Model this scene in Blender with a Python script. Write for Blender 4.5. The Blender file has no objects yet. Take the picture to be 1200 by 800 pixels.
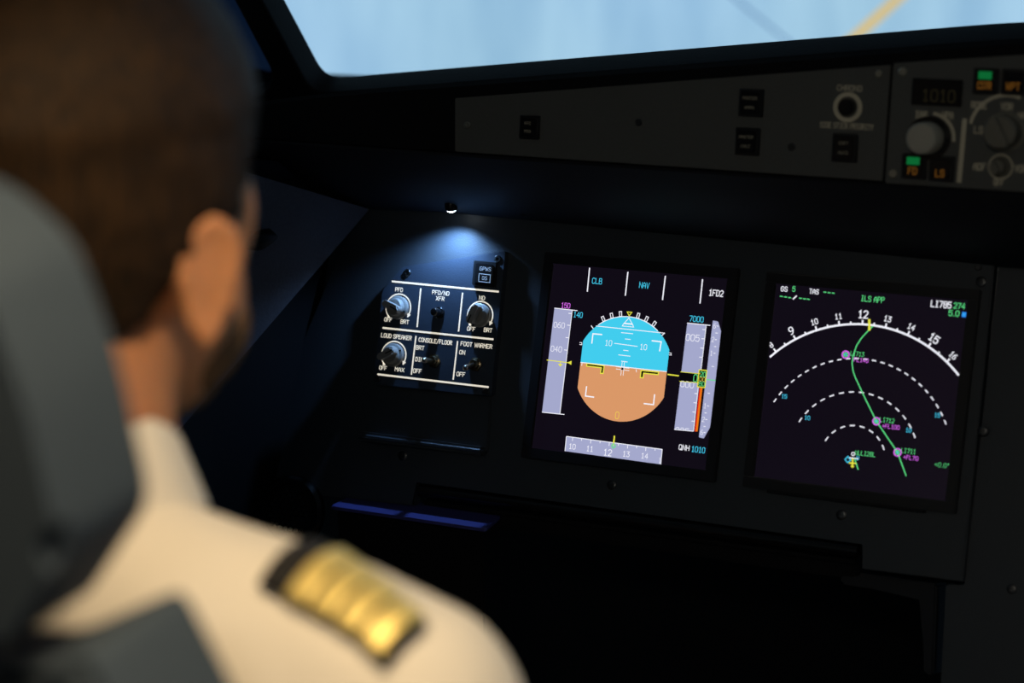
import bpy, bmesh, math, random
from mathutils import Vector as V, Matrix, noise
from mathutils.bvhtree import BVHTree
random.seed(4)
scene = bpy.context.scene
COL = scene.collection

# ------------------------------------------------------------------ camera, world, exposure
TILT = math.radians(18)                      # main panel leans back by this much
PC = V((0, 0, 1.0))                          # middle of the two displays
EX = V((1, 0, 0)); EY = V((0, math.sin(TILT), math.cos(TILT))); EZ = EX.cross(EY)
FPX = 2600.0                                 # focal length in pixels of a 1200 px wide frame
def pw(u, v, w): return EX * u - EY * v - EZ * w
CAM = PC + pw(0.61215, 0.04170, -1.71564)
CR = pw(0.89695317, -0.11744, 0.42624271).normalized()
CF = pw(-0.43192205, -0.02683107, 0.90151175).normalized()
CD = CF.cross(CR).normalized(); CR = CD.cross(CF)
cd = bpy.data.cameras.new('camera'); cam = bpy.data.objects.new('camera', cd); COL.objects.link(cam)
cam.matrix_world = Matrix(((CR.x, -CD.x, -CF.x, CAM.x), (CR.y, -CD.y, -CF.y, CAM.y), (CR.z, -CD.z, -CF.z, CAM.z), (0, 0, 0, 1)))
cd.sensor_width = 36; cd.lens = FPX * 36 / 1200; cd.clip_start = .05
cd.dof.use_dof = True; cd.dof.focus_distance = 1.885; cd.dof.aperture_fstop = 3.6
scene.camera = cam
world = bpy.data.worlds.new('world'); scene.world = world; world.use_nodes = True
world.node_tree.nodes['Background'].inputs[0].default_value = (.30, .36, .45, 1)
world.node_tree.nodes['Background'].inputs[1].default_value = .018
vs = scene.view_settings; vs.view_transform = 'Standard'; vs.look = 'None'; vs.exposure = 0; vs.gamma = 1; vs.use_curve_mapping = False
scene.cycles.use_denoising = True

def ray(px, py): return (CF + CR * ((px - 600) / FPX) + CD * ((py - 400) / FPX))
def at_depth(px, py, d): return CAM + ray(px, py) * d
class Frame:
    def __init__(s, o, x, y): s.o = V(o); s.x = V(x).normalized(); s.y = V(y).normalized(); s.z = s.x.cross(s.y)
    def p(s, x, y, z=0): return s.o + s.x * x + s.y * y + s.z * z
    def hit(s, px, py, z=0):                 # pixel -> point of the plane z, in frame coordinates
        r = ray(px, py); o = s.o + s.z * z
        h = CAM + r * ((o - CAM).dot(s.z) / r.dot(s.z)) - s.o
        return (h.dot(s.x), h.dot(s.y))
    def at(s, x, y, z=0): return Frame(s.p(x, y, z), s.x, s.y)
    def rot(s, a): return Frame(s.o, s.x * math.cos(a) + s.y * math.sin(a), s.y * math.cos(a) - s.x * math.sin(a))
PAN = Frame(PC, EX, EY)
def P(px, py, z=0): return PAN.hit(px, py, z)
MMPX = 0.158 / 205                           # metres per photo pixel on the panel, roughly

# ------------------------------------------------------------------ materials
def lin(c): return tuple((x / 12.92 if x <= .04045 else ((x + .055) / 1.055) ** 2.4) for x in [v / 255 for v in c])
MATS = {}
def mat(name, col, rough=.5, metal=0, emit=None, es=1, spec=.5, bump=0, scale=200, var=0, coat=0):
    m = bpy.data.materials.new(name); m.use_nodes = True; nt = m.node_tree; b = nt.nodes['Principled BSDF']
    b.inputs['Base Color'].default_value = (*col, 1); b.inputs['Roughness'].default_value = rough; b.inputs['Metallic'].default_value = metal
    b.inputs['Specular IOR Level'].default_value = spec; b.inputs['Coat Weight'].default_value = coat
    if emit: b.inputs['Emission Color'].default_value = (*emit, 1); b.inputs['Emission Strength'].default_value = es
    if bump or var:
        tc = nt.nodes.new('ShaderNodeTexCoord'); n = nt.nodes.new('ShaderNodeTexNoise'); n.inputs['Scale'].default_value = scale; n.inputs['Detail'].default_value = 3
        nt.links.new(tc.outputs['Object'], n.inputs['Vector'])
        if bump:
            bp = nt.nodes.new('ShaderNodeBump'); bp.inputs['Strength'].default_value = bump; bp.inputs['Distance'].default_value = .002
            nt.links.new(n.outputs['Fac'], bp.inputs['Height']); nt.links.new(bp.outputs[0], b.inputs['Normal'])
        if var:
            r = nt.nodes.new('ShaderNodeValToRGB')
            r.color_ramp.elements[0].position = .3; r.color_ramp.elements[1].position = .7
            r.color_ramp.elements[0].color = (*[c * (1 - var) for c in col], 1); r.color_ramp.elements[1].color = (*[min(1, c * (1 + var)) for c in col], 1)
            nt.links.new(n.outputs['Fac'], r.inputs[0]); nt.links.new(r.outputs[0], b.inputs['Base Color'])
    MATS[name] = m; return m
def glow(name, rgb, s=1): return mat(name, (.004, .004, .004), .45, emit=lin(rgb), es=s, spec=.1)
mat('panel', (.042, .051, .061), .42, bump=.12, scale=900, var=.06)
mat('switch_plate', (.045, .060, .085), .38, bump=.1, scale=900, var=.05)
mat('glare_black', (.005, .005, .006), .8, bump=.2, scale=500, var=.1, spec=.25)
mat('lip_blue', (.020, .022, .028), .6, bump=.1, scale=700, var=.06, spec=.3)
mat('glare_plate', (.125, .125, .112), .55, bump=.1, scale=700, var=.05)
mat('black', (.008, .008, .009), .5, spec=.3, bump=.05, scale=400)
mat('gloss_black', (.010, .010, .011), .22, spec=.5)
mat('button', (.012, .012, .013), .35)
mat('knob_grey', (.30, .29, .27), .45, bump=.05, scale=600)
mat('knob_dark', (.25, .23, .18), .5)
mat('knob_cream', (.62, .58, .47), .5)
mat('steel', (.45, .42, .36), .28, metal=1, bump=.03, scale=300)
mat('bronze', (.24, .19, .12), .3, metal=1)
mat('screw', (.12, .12, .12), .35, metal=1)
mat('screw_pale', (.55, .52, .42), .4, metal=1)
mat('bezel', (.007, .007, .009), .45, bump=.05, scale=600)
mat('wall', (.085, .085, .105), .65, bump=.2, scale=350, var=.08)
mat('tray_lit_blue', (.07, .07, .26), .35, bump=.08, scale=500)  # blue light falling on the lid is put into its base colour
mat('floor', (.03, .03, .033), .9, bump=.4, scale=300, var=.3)
mat('ceiling', (.25, .25, .24), .8, bump=.2, scale=200, var=.05)
mat('seat', (.042, .057, .074), .8, bump=.25, scale=450, var=.12, spec=.25)
mat('seat_dark', (.012, .012, .025), .7, bump=.1, scale=200)
mat('shirt', (.74, .68, .59), .85, bump=.12, scale=700, var=.03, spec=.2)
mat('trousers', (.010, .011, .014), .9, bump=.2, scale=900, spec=.2)
mat('epaulette', (.008, .007, .007), .8, bump=.2, scale=900)
mat('gold', (.95, .72, .24), .40, metal=.55, bump=.25, scale=1100, var=.1)
mat('skin', (.50, .215, .095), .55, bump=.1, scale=250, var=.08)
b = MATS['skin'].node_tree.nodes['Principled BSDF']; b.inputs['Subsurface Weight'].default_value = .15; b.inputs['Subsurface Radius'].default_value = (.012, .004, .002)
mat('beard', (.17, .085, .036), .8, bump=.5, scale=900, var=.3, spec=.2)
mat('shoe', (.01, .01, .01), .25)
mat('lettering', (.7, .66, .55), .6, emit=lin((255, 246, 226)), es=.75)
mat('lettering_dim', (.45, .42, .33), .6, emit=lin((190, 176, 140)), es=.045)
mat('lettering_grey', (.5, .5, .5), .6, emit=lin((150, 155, 160)), es=.35)
mat('screen_black', (.004, .004, .005), .22, emit=lin((15, 10, 20)), es=1, spec=.4)
glow('white', (246, 246, 255)); glow('cyan', (70, 205, 240)); glow('magenta', (225, 110, 245)); glow('green', (95, 225, 135))
glow('yellow', (232, 228, 70)); glow('sky_blue', (66, 205, 238)); glow('earth', (218, 152, 104)); glow('tape', (164, 168, 204))
glow('orange', (240, 120, 20)); glow('red', (225, 45, 30)); glow('blue', (40, 130, 240)); glow('black_ink', (6, 5, 8)); glow('pale', (205, 240, 250)); glow('gold_ink', (240, 205, 80))
glow('lamp_green', (20, 150, 75), .4); glow('lamp_amber', (190, 125, 45), .2); glow('lcd', (120, 110, 75), .05)
mat('led', (.8, .9, 1), .3, emit=(.75, .88, 1), es=6)
mat('warm_led', (1, .9, .7), .3, emit=(1, .82, .55), es=4)
def hair_mat():
    m = mat('hair', (.035, .019, .009), .65, spec=.18); nt = m.node_tree; b = nt.nodes['Principled BSDF']
    tc = nt.nodes.new('ShaderNodeTexCoord'); mp = nt.nodes.new('ShaderNodeMapping'); mp.inputs['Scale'].default_value = (420, 420, 40)
    n = nt.nodes.new('ShaderNodeTexNoise'); n.inputs['Scale'].default_value = 1; n.inputs['Detail'].default_value = 4
    bp = nt.nodes.new('ShaderNodeBump'); bp.inputs['Strength'].default_value = .7; bp.inputs['Distance'].default_value = .003
    r = nt.nodes.new('ShaderNodeValToRGB'); r.color_ramp.elements[0].position = .35; r.color_ramp.elements[1].position = .7
    r.color_ramp.elements[0].color = (.006, .003, .001, 1); r.color_ramp.elements[1].color = (.042, .020, .006, 1)
    for a, c in ((tc.outputs['Object'], mp.inputs[0]), (mp.outputs[0], n.inputs['Vector']), (n.outputs['Fac'], bp.inputs['Height']), (bp.outputs[0], b.inputs['Normal']), (n.outputs['Fac'], r.inputs[0]), (r.outputs[0], b.inputs['Base Color'])): nt.links.new(a, c)
hair_mat()
def glass_mat(name, tint):
    m = bpy.data.materials.new(name); m.use_nodes = True; nt = m.node_tree; nt.nodes.clear()
    o = nt.nodes.new('ShaderNodeOutputMaterial'); mx = nt.nodes.new('ShaderNodeMixShader'); t = nt.nodes.new('ShaderNodeBsdfTransparent'); g = nt.nodes.new('ShaderNodeBsdfGlossy')
    t.inputs[0].default_value = (*tint, 1); g.inputs['Roughness'].default_value = .02; mx.inputs[0].default_value = .04
    nt.links.new(t.outputs[0], mx.inputs[1]); nt.links.new(g.outputs[0], mx.inputs[2]); nt.links.new(mx.outputs[0], o.inputs[0]); MATS[name] = m
glass_mat('glass', (.97, .98, .98)); glass_mat('side_glass', (.08, .105, .15))
def screen_image_mat():                      # the projected picture of pale concrete
    m = bpy.data.materials.new('projected_apron'); m.use_nodes = True; nt = m.node_tree; b = nt.nodes['Principled BSDF']
    b.inputs['Base Color'].default_value = (.02, .02, .02, 1); b.inputs['Roughness'].default_value = .9
    tc = nt.nodes.new('ShaderNodeTexCoord'); mp = nt.nodes.new('ShaderNodeMapping'); mp.inputs['Scale'].default_value = (9, 9, 1.6); mp.inputs['Rotation'].default_value = (0, .2, 0)
    n = nt.nodes.new('ShaderNodeTexNoise'); n.inputs['Scale'].default_value = 1.1; n.inputs['Detail'].default_value = 5; n.inputs['Roughness'].default_value = .55
    n2 = nt.nodes.new('ShaderNodeTexNoise'); n2.inputs['Scale'].default_value = .9; n2.inputs['Detail'].default_value = 1
    r = nt.nodes.new('ShaderNodeValToRGB'); r.color_ramp.elements[0].position = .33; r.color_ramp.elements[1].position = .68
    r.color_ramp.elements[0].color = (*lin((128, 172, 208)), 1); r.color_ramp.elements[1].color = (*lin((176, 214, 238)), 1)
    r2 = nt.nodes.new('ShaderNodeValToRGB'); r2.color_ramp.elements[0].position = .35; r2.color_ramp.elements[1].position = .65
    r2.color_ramp.elements[0].color = (*lin((152, 190, 204)), 1); r2.color_ramp.elements[1].color = (*lin((158, 196, 232)), 1)
    mx = nt.nodes.new('ShaderNodeMix'); mx.data_type = 'RGBA'; mx.inputs['Factor'].default_value = .5
    for a, c in ((tc.outputs['Object'], mp.inputs[0]), (mp.outputs[0], n.inputs['Vector']), (tc.outputs['Object'], n2.inputs['Vector']), (n.outputs['Fac'], r.inputs[0]), (n2.outputs['Fac'], r2.inputs[0]), (r.outputs[0], mx.inputs['A']), (r2.outputs[0], mx.inputs['B']), (mx.outputs['Result'], b.inputs['Emission Color'])): nt.links.new(a, c)
    b.inputs['Emission Strength'].default_value = 1.15; MATS['projected_apron'] = m
screen_image_mat()
glow('apron_yellow', (236, 200, 110)); glow('apron_joint', (112, 150, 192))

# ------------------------------------------------------------------ mesh builder
def fillet(poly, r, n=5):
    out = []; k = len(poly); rs = r if isinstance(r, (list, tuple)) else [r] * k
    for i in range(k):
        p, a, c = V(poly[i]), V(poly[i - 1]), V(poly[(i + 1) % k]); rr = rs[i]
        if rr <= 0: out.append(tuple(p)); continue
        da, dc = (a - p), (c - p); rr = min(rr, da.length * .49, dc.length * .49); p0 = p + da.normalized() * rr; p1 = p + dc.normalized() * rr
        for j in range(n + 1):
            t = j / n; out.append(tuple(p0 * (1 - t) ** 2 + p * 2 * t * (1 - t) + p1 * t * t))
    return out
O8 = [(1, 0), (3, 0), (4, 1), (4, 5), (3, 6), (1, 6), (0, 5), (0, 1), (1, 0)]
def G_(*lines, adv=1): return (lines, adv)
GLYPH = {
 'A': G_([(0, 0), (0, 4), (2, 6), (4, 4), (4, 0)], [(0, 2.4), (4, 2.4)]), 'B': G_([(0, 0), (3.2, 0), (4, .8), (4, 2.4), (3.2, 3.2), (0, 3.2)], [(0, 0), (0, 6), (3, 6), (3.7, 5.3), (3.7, 3.9), (3, 3.2)]),
 'C': G_([(4, 1), (3, 0), (1, 0), (0, 1), (0, 5), (1, 6), (3, 6), (4, 5)]), 'D': G_([(0, 0), (2.6, 0), (4, 1.4), (4, 4.6), (2.6, 6), (0, 6), (0, 0)]),
 'E': G_([(4, 0), (0, 0), (0, 6), (4, 6)], [(0, 3.2), (3, 3.2)]), 'F': G_([(0, 0), (0, 6), (4, 6)], [(0, 3.1), (3, 3.1)]), 'G': G_([(4, 5), (3, 6), (1, 6), (0, 5), (0, 1), (1, 0), (3, 0), (4, 1), (4, 2.8), (2.2, 2.8)]),
 'H': G_([(0, 0), (0, 6)], [(4, 0), (4, 6)], [(0, 3), (4, 3)]), 'I': G_([(2, 0), (2, 6)], [(.8, 0), (3.2, 0)], [(.8, 6), (3.2, 6)]), 'K': G_([(0, 0), (0, 6)], [(4, 6), (0, 2.4)], [(1.2, 3.4), (4, 0)]), 'L': G_([(0, 6), (0, 0), (4, 0)]),
 'M': G_([(0, 0), (0, 6), (2, 3), (4, 6), (4, 0)]), 'N': G_([(0, 0), (0, 6), (4, 0), (4, 6)]), 'O': G_(O8), 'P': G_([(0, 0), (0, 6), (3, 6), (4, 5), (4, 3.8), (3, 2.8), (0, 2.8)]),
 'Q': G_(O8, [(2.4, 1.6), (4.2, -.3)]), 'R': G_([(0, 0), (0, 6), (3, 6), (4, 5), (4, 4), (3, 3), (0, 3)], [(2, 3), (4, 0)]), 'S': G_([(0, 1), (1, 0), (3, 0), (4, 1), (4, 2), (3, 3), (1, 3.2), (0, 4), (0, 5), (1, 6), (3, 6), (4, 5)]),
 'T': G_([(2, 0), (2, 6)], [(0, 6), (4, 6)]), 'U': G_([(0, 6), (0, 1), (1, 0), (3, 0), (4, 1), (4, 6)]), 'V': G_([(0, 6), (2, 0), (4, 6)]), 'W': G_([(0, 6), (.7, 0), (2, 4), (3.3, 0), (4, 6)]), 'X': G_([(0, 0), (4, 6)], [(0, 6), (4, 0)]), 'Y': G_([(0, 6), (2, 3), (4, 6)], [(2, 3), (2, 0)]),
 '0': G_(O8), '1': G_([(.8, 4.8), (2.2, 6), (2.2, 0)], [(.9, 0), (3.5, 0)]), '2': G_([(0, 5), (1, 6), (3, 6), (4, 5), (4, 3.8), (0, 0), (4, 0)]), '3': G_([(0, 6), (4, 6), (1.8, 3.5), (3, 3.5), (4, 2.5), (4, 1), (3, 0), (1, 0), (0, 1)]),
 '4': G_([(3, 0), (3, 6), (0, 2), (4, 2)]), '5': G_([(4, 6), (.3, 6), (0, 3.2), (1, 3.8), (3, 3.8), (4, 2.8), (4, 1), (3, 0), (1, 0), (0, 1)]), '6': G_([(3.6, 6), (2, 6), (0, 3.4), (0, 1), (1, 0), (3, 0), (4, 1), (4, 2.4), (3, 3.4), (.3, 3.4)]),
 '7': G_([(0, 6), (4, 6), (1.4, 0)]), '8': G_([(1, 3.2), (0, 4.2), (0, 5), (1, 6), (3, 6), (4, 5), (4, 4.2), (3, 3.2), (1, 3.2)], [(1, 3.2), (0, 2.2), (0, 1), (1, 0), (3, 0), (4, 1), (4, 2.2), (3, 3.2)]), '9': G_([(.4, 0), (2, 0), (4, 2.6), (4, 5), (3, 6), (1, 6), (0, 5), (0, 3.6), (1, 2.6), (3.7, 2.6)]),
 '/': G_([(0, -.4), (3.4, 6.4)]), '+': G_([(0, 3), (4, 3)], [(2, 1), (2, 5)]), '-': G_([(0, 3), (4, 3)]), '.': G_([(.4, 0), (1.2, 0)], adv=.4), '\u00b0': G_([(.4, 4.4), (1.8, 4.4), (1.8, 6), (.4, 6), (.4, 4.4)], adv=.6),
 'n': G_([(0, 0), (0, 4)], [(0, 3), (1, 4), (3, 4), (4, 3), (4, 0)]), 'g': G_([(4, 4), (4, -1), (1, -1)], [(4, 1), (3, 0), (1, 0), (0, 1), (0, 3), (1, 4), (4, 4)]), 'h': G_([(0, 0), (0, 6)], [(0, 3), (1, 4), (3, 4), (4, 3), (4, 0)]), 'a': G_([(4, 4), (4, 0), (1, 0), (0, 1), (0, 3), (1, 4), (4, 4)]),
}
class MB:
    def __init__(s, words=False): s.bm = bmesh.new(); s.words = [] if words else None
    def raw(s, vs, fs):
        v = [s.bm.verts.new(x) for x in vs]
        for f in fs:
            try: s.bm.faces.new([v[i] for i in f])
            except ValueError: pass
        return s
    def merge(s, o):
        me = bpy.data.meshes.new('t'); o.to_mesh(me); o.free(); s.bm.from_mesh(me); bpy.data.meshes.remove(me); return s
    def prism(s, fr, poly, z0, z1, bevel=0, seg=2):
        area = sum(poly[i - 1][0] * poly[i][1] - poly[i][0] * poly[i - 1][1] for i in range(len(poly)))
        if area < 0: poly = poly[::-1]
        b = bmesh.new(); n = len(poly)
        lo = [b.verts.new(fr.p(x, y, z0)) for x, y in poly]; hi = [b.verts.new(fr.p(x, y, z1)) for x, y in poly]
        b.faces.new(hi); b.faces.new(lo[::-1])
        for i in range(n): b.faces.new((lo[i - 1], lo[i], hi[i], hi[i - 1]))
        if bevel:
            es = [e for e in b.edges if all(v in hi for v in e.verts)] if n > 8 else list(b.edges)
            bmesh.ops.bevel(b, geom=es, offset=bevel, segments=seg, affect='EDGES', clamp_overlap=True)
        return s.merge(b)
    def box(s, fr, cx, cy, sx, sy, z0, z1, bevel=0, seg=2):
        return s.prism(fr, [(cx - sx / 2, cy - sy / 2), (cx + sx / 2, cy - sy / 2), (cx + sx / 2, cy + sy / 2), (cx - sx / 2, cy + sy / 2)], z0, z1, bevel, seg)
    def lathe(s, fr, cx, cy, prof, n=28):
        vs = []; fs = []; m = len(prof)
        for i in range(n):
            a = 2 * math.pi * i / n
            for r, z in prof: vs.append(fr.p(cx + r * math.cos(a), cy + r * math.sin(a), z))
        for i in range(n):
            j = (i + 1) % n
            for k in range(m - 1): fs.append((i * m + k, j * m + k, j * m + k + 1, i * m + k + 1))
        b = bmesh.new(); v = [b.verts.new(x) for x in vs]
        for f in fs: b.faces.new([v[i] for i in f])
        bmesh.ops.remove_doubles(b, verts=b.verts, dist=1e-6)
        es = [e for e in b.edges if e.is_boundary]
        if es: bmesh.ops.edgenet_fill(b, edges=es)
        bmesh.ops.recalc_face_normals(b, faces=b.faces)
        return s.merge(b)
    def capsule(s, p0, p1, r0, r1, n=20):
        p0, p1 = V(p0), V(p1); d = (p1 - p0); L = d.length; z = d.normalized() if L > 1e-6 else V((0, 0, 1))
        x = z.orthogonal().normalized(); fr = Frame(p0, x, z.cross(x))
        pr = [(r0 * math.cos(a), r0 * math.sin(a)) for a in [math.radians(q) for q in range(-90, 1, 15)]] + [(r1 * math.cos(a), L + r1 * math.sin(a)) for a in [math.radians(q) for q in range(0, 91, 15)]]
        pr[0] = (0, -r0); pr[-1] = (0, L + r1); return s.lathe(fr, 0, 0, pr, n)
    def ellipsoid(s, c, r, rot=None, n=24):
        b = bmesh.new(); bmesh.ops.create_uvsphere(b, u_segments=n, v_segments=n * 2 // 3, radius=1)
        for v in b.verts:
            q = V((v.co.x * r[0], v.co.y * r[1], v.co.z * r[2]))
            if rot: q = rot @ q
            v.co = q + V(c)
        return s.merge(b)
    def tube(s, pts, r, n=10, closed=False):
        pts = [V(p) for p in pts]; k = len(pts); rings = []; up = None
        for i in range(k):
            a = pts[i - 1] if (i or closed) else pts[i]; c = pts[(i + 1) % k] if (i < k - 1 or closed) else pts[i]
            t = (c - a).normalized()
            if up is None: up = t.orthogonal().normalized()
            up = (up - t * up.dot(t)).normalized(); w = t.cross(up); rr = r[i] if isinstance(r, (list, tuple)) else r
            rings.append([pts[i] + up * math.cos(2 * math.pi * j / n) * rr + w * math.sin(2 * math.pi * j / n) * rr for j in range(n)])
        vs = [v for q in rings for v in q]; fs = []
        for i in range(k if closed else k - 1):
            i2 = (i + 1) % k
            for j in range(n): fs.append((i * n + j, i * n + (j + 1) % n, i2 * n + (j + 1) % n, i2 * n + j))
        if not closed: fs += [tuple(range(n))[::-1], tuple((k - 1) * n + j for j in range(n))]
        return s.raw(vs, fs)
    def stroke(s, fr, pts, w, z, closed=False):          # a flat printed line on plane z of the frame
        pts = [V(p) for p in pts]; k = len(pts); L = []; R = []
        for i in range(k):
            a = pts[i - 1] if (i or closed) else None; c = pts[(i + 1) % k] if (i < k - 1 or closed) else None; p = pts[i]
            d0 = (p - a).normalized() if a is not None else (c - p).normalized(); d1 = (c - p).normalized() if c is not None else d0
            t = (d0 + d1); t = t.normalized() if t.length > 1e-6 else d0
            nn = V((-t.y, t.x)); m = w / 2 / max(.35, nn.dot(V((-d0.y, d0.x)))); L.append(p + nn * m); R.append(p - nn * m)
        vs = [fr.p(q.x, q.y, z) for q in L] + [fr.p(q.x, q.y, z) for q in R]
        fs = [(k + i, k + (i + 1) % k, (i + 1) % k, i) for i in range(k if closed else k - 1)]
        return s.raw(vs, fs)
    def flat(s, fr, poly, z): return s.raw([fr.p(x, y, z) for x, y in poly], [tuple(range(len(poly)))])
    def text(s, fr, t, cx, cy, h, w=None, z=0, rot=0, bold=0, clip=None):     # stroke lettering, fitted to height h and width w
        segs = []; x = 0
        for ch in t:
            if ch == ' ': x += .55; continue
            lines, adv = GLYPH[ch]
            for ln in lines: segs.append([(x + a / 4 * .62, b / 6) for a, b in ln])
            x += adv * .62 + .24
        W = max(.05, x - .24); w = w or h * W; lw = (.085 + bold * 1.7) * h; w = max(w - lw, w * .6); hh = h - lw; c, q = math.cos(rot), math.sin(rot); zz = z
        b = MB()
        for k, ln in enumerate(segs):
            pts = []
            for a, d in ln:
                X = (a / W - .5) * w; Y = (d - .5) * hh; pts.append((cx + X * c - Y * q, cy + X * q + Y * c))
            cl = len(pts) > 3 and (V(pts[0]) - V(pts[-1])).length < 1e-7
            if cl: pts = pts[:-1]
            else:
                d0 = (V(pts[0]) - V(pts[1])).normalized() * lw * .4; pts[0] = tuple(V(pts[0]) + d0); d1 = (V(pts[-1]) - V(pts[-2])).normalized() * lw * .4; pts[-1] = tuple(V(pts[-1]) + d1)
            b.stroke(fr, pts, lw, z + k * 2e-6, cl)
        if clip is not None: bmesh.ops.bisect_plane(b.bm, geom=list(b.bm.verts) + list(b.bm.edges) + list(b.bm.faces), plane_co=fr.p(0, clip, 0), plane_no=-fr.y, clear_outer=True)
        if s.words is not None: s.words.append(b); return s
        return s.merge(b.bm)
    def build(s, name, m, parent=None, smooth=False, label=None, loc=None, auto=True):
        o_loc = parent_loc(parent) if parent else (V(loc) if loc is not None else V((0, 0, 0)))
        for v in s.bm.verts: v.co -= o_loc
        if smooth:
            for f in s.bm.faces: f.smooth = True
        me = bpy.data.meshes.new(name); s.bm.to_mesh(me); s.bm.free(); me.materials.append(MATS[m])
        if smooth and auto: me.set_sharp_from_angle(angle=math.radians(40))
        o = bpy.data.objects.new(name, me); COL.objects.link(o)
        if parent: o.parent = parent
        else: o.location = o_loc
        if label: o['label'] = label
        return o
def letter(b, m, parent, rest=None):          # every word its own lettering object; printed lines joined
    for w_ in b.words: w_.build('lettering', m, parent)
    if rest and len(b.bm.verts):
        one = len(b.bm.faces) == 1; o = b.build(rest, m, parent)
        if not one: o['kind'] = 'stuff'
def parent_loc(p):
    l = V((0, 0, 0))
    while p: l += p.location; p = p.parent
    return l
def thing(name, label, cat, loc, group=None):
    o = bpy.data.objects.new(name, None); COL.objects.link(o); o.location = loc; o.empty_display_size = .02
    return tag(o, label, cat, group)
def tag(o, label, cat, group=None):
    o['label'] = label; o['category'] = cat
    if group: o['group'] = group
    return o
def struct(o): o['kind'] = 'structure'; return o
def arcpts(cx, cy, r, a0, a1, n): return [(cx + r * math.sin(math.radians(a0 + (a1 - a0) * i / n)), cy + r * math.cos(math.radians(a0 + (a1 - a0) * i / n))) for i in range(n + 1)]
SCREW = {}
def screw(fr, x, y, z, r, parent, m='screw', name='screw'):
    b = MB(); b.lathe(fr, x, y, [(0, z - .001), (r, z - .001), (r, z + .0006), (r * .8, z + .0012), (r * .4, z + .0012), (r * .35, z + .0004), (0, z + .0004)], 16)
    return b.build(name, m, parent, True)

# ------------------------------------------------------------------ the room
def interp(tab, x):
    for (x0, y0), (x1, y1) in zip(tab, tab[1:]):
        if x <= x1: return y0 + (y1 - y0) * (x - x0) / (x1 - x0)
    return tab[-1][1]
def slab(name, pts, thick, m):               # a planar polygon given by world points, thickened away from its normal
    pts = [V(p) for p in pts]; n = (pts[1] - pts[0]).cross(pts[2] - pts[0]).normalized(); k = len(pts)
    b = MB(); b.raw(pts + [p - n * thick for p in pts], [tuple(range(k)), tuple(range(2 * k - 1, k - 1, -1))] + [(i, k + i, k + (i + 1) % k, (i + 1) % k) for i in range(k)])
    bmesh.ops.recalc_face_normals(b.bm, faces=b.bm.faces)
    return b.build(name, m)
struct(slab('floor', [(-1.0, -2.4, 0), (1.6, -2.4, 0), (1.6, .75, 0), (-1.0, .75, 0)], .05, 'floor'))
struct(slab('ceiling', [(-1.0, -2.4, 1.86), (-1.0, -.12, 1.86), (1.6, -.12, 1.86), (1.6, -2.4, 1.86)], .05, 'ceiling'))
struct(slab('wall_front', [(-1.0, .42, 0), (-1.0, .42, 1.16), (1.6, .42, 1.16), (1.6, .42, 0)][::-1], .04, 'black'))
corner = PAN.p(*P(433, 245), -.004)
wd = V((-.30, -1, 0)).normalized()
WL = Frame(corner, -wd, V((0, 0, 1)))        # left side wall: x runs forward, z points into the room
w = MB(); w.prism(WL, [WL.hit(*q) for q in ((433, 245), (284, 418), (100, 632), (-500, 1200), (-500, -40), (310, 208))], -.03, 0, .0)
struct(w.build('wall_left', 'wall'))
w = MB(); w.prism(WL, [(-2.2, -corner.z), (.02, -corner.z), (.02, .03), (-.12, .06), (-2.2, .35)], -.07, -.04)  # black slab added behind the left wall to stop stray light
struct(w.build('light_block_slab', 'black'))
w = MB(); w.tube([WL.p(*WL.hit(*q), .004) for q in ((286, 287), (299, 281), (312, 276), (320, 277))], [.004, .009, .007, .002], 8)
struct(w.build('trim_1', 'black', None, True))

# glareshield cross sections
ytop = P(529, 248)[1]
GA = PAN.p(0, ytop, -.004)
gt = math.radians(8)
G = Frame(GA + V((0, -.085, 0)), EX, (0, math.sin(gt), math.cos(gt)))
def g(px, py, z=0): return G.hit(px, py, z)
CRESTF = Frame(GA + V((0, -.03, 0)), EX, (0, 0, 1))
LIPB = [(100, 140), (300, 206), (433, 245), (529, 249), (1166, 311), (2200, 404)]
FBOT = [(100, 146), (300, 166), (533, 183), (1045, 219), (2200, 300)]
FTOP = [(100, 143), (300, 120), (385, 109), (1185, 47), (2200, 30)]
CRST = [(100, 160), (300, 138), (385, 127), (1185, 65), (2200, 48)]
gs = thing('glareshield', 'black padded glareshield ledge running below the windscreen', 'glareshield', G.p(.1, 0))
xs = [100, 200, 300, 370, 433, 480, 529, 600, 700, 850, 1045, 1120, 1185, 1300, 1500, 1800, 2200]
st = []
for x in xs:
    a = PAN.p(*P(x, interp(LIPB, x), -.002), -.002); b_ = G.p(*g(x, interp(FBOT, x))); c = G.p(*g(x, interp(FTOP, x))); d = CRESTF.p(*CRESTF.hit(x, interp(CRST, x)))
    st.append((a, b_, c, d))
def ribbon(b, rows): # rows: list of polylines of equal length
    n = len(rows[0]); vs = [p for r in rows for p in r]; b.raw(vs, [(i * n + j, i * n + j + 1, (i + 1) * n + j + 1, (i + 1) * n + j) for i in range(len(rows) - 1) for j in range(n - 1)]); return b
rows = []
for a, b_, c, d in st:
    e = V((d.x, d.y + .16, d.z - .05)); f = V((d.x, .36, d.z - .16)); h = V((a.x, .36, a.z + .01)); a2 = a + EY * .004
    rows.append([b_ + V((0, .002, .002)), b_ + V((0, 0, .004)), c + V((0, 0, -.003)), c + V((0, .004, 0)), d, e, f, h, a2, b_ + V((0, .002, .002))])
m = ribbon(MB(), rows); n = len(rows[0])
bmesh.ops.remove_doubles(m.bm, verts=m.bm.verts, dist=1e-5); bmesh.ops.holes_fill(m.bm, edges=m.bm.edges); bmesh.ops.recalc_face_normals(m.bm, faces=m.bm.faces)
m.build('ledge', 'glare_black', gs)
m = MB()
lr = []
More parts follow.
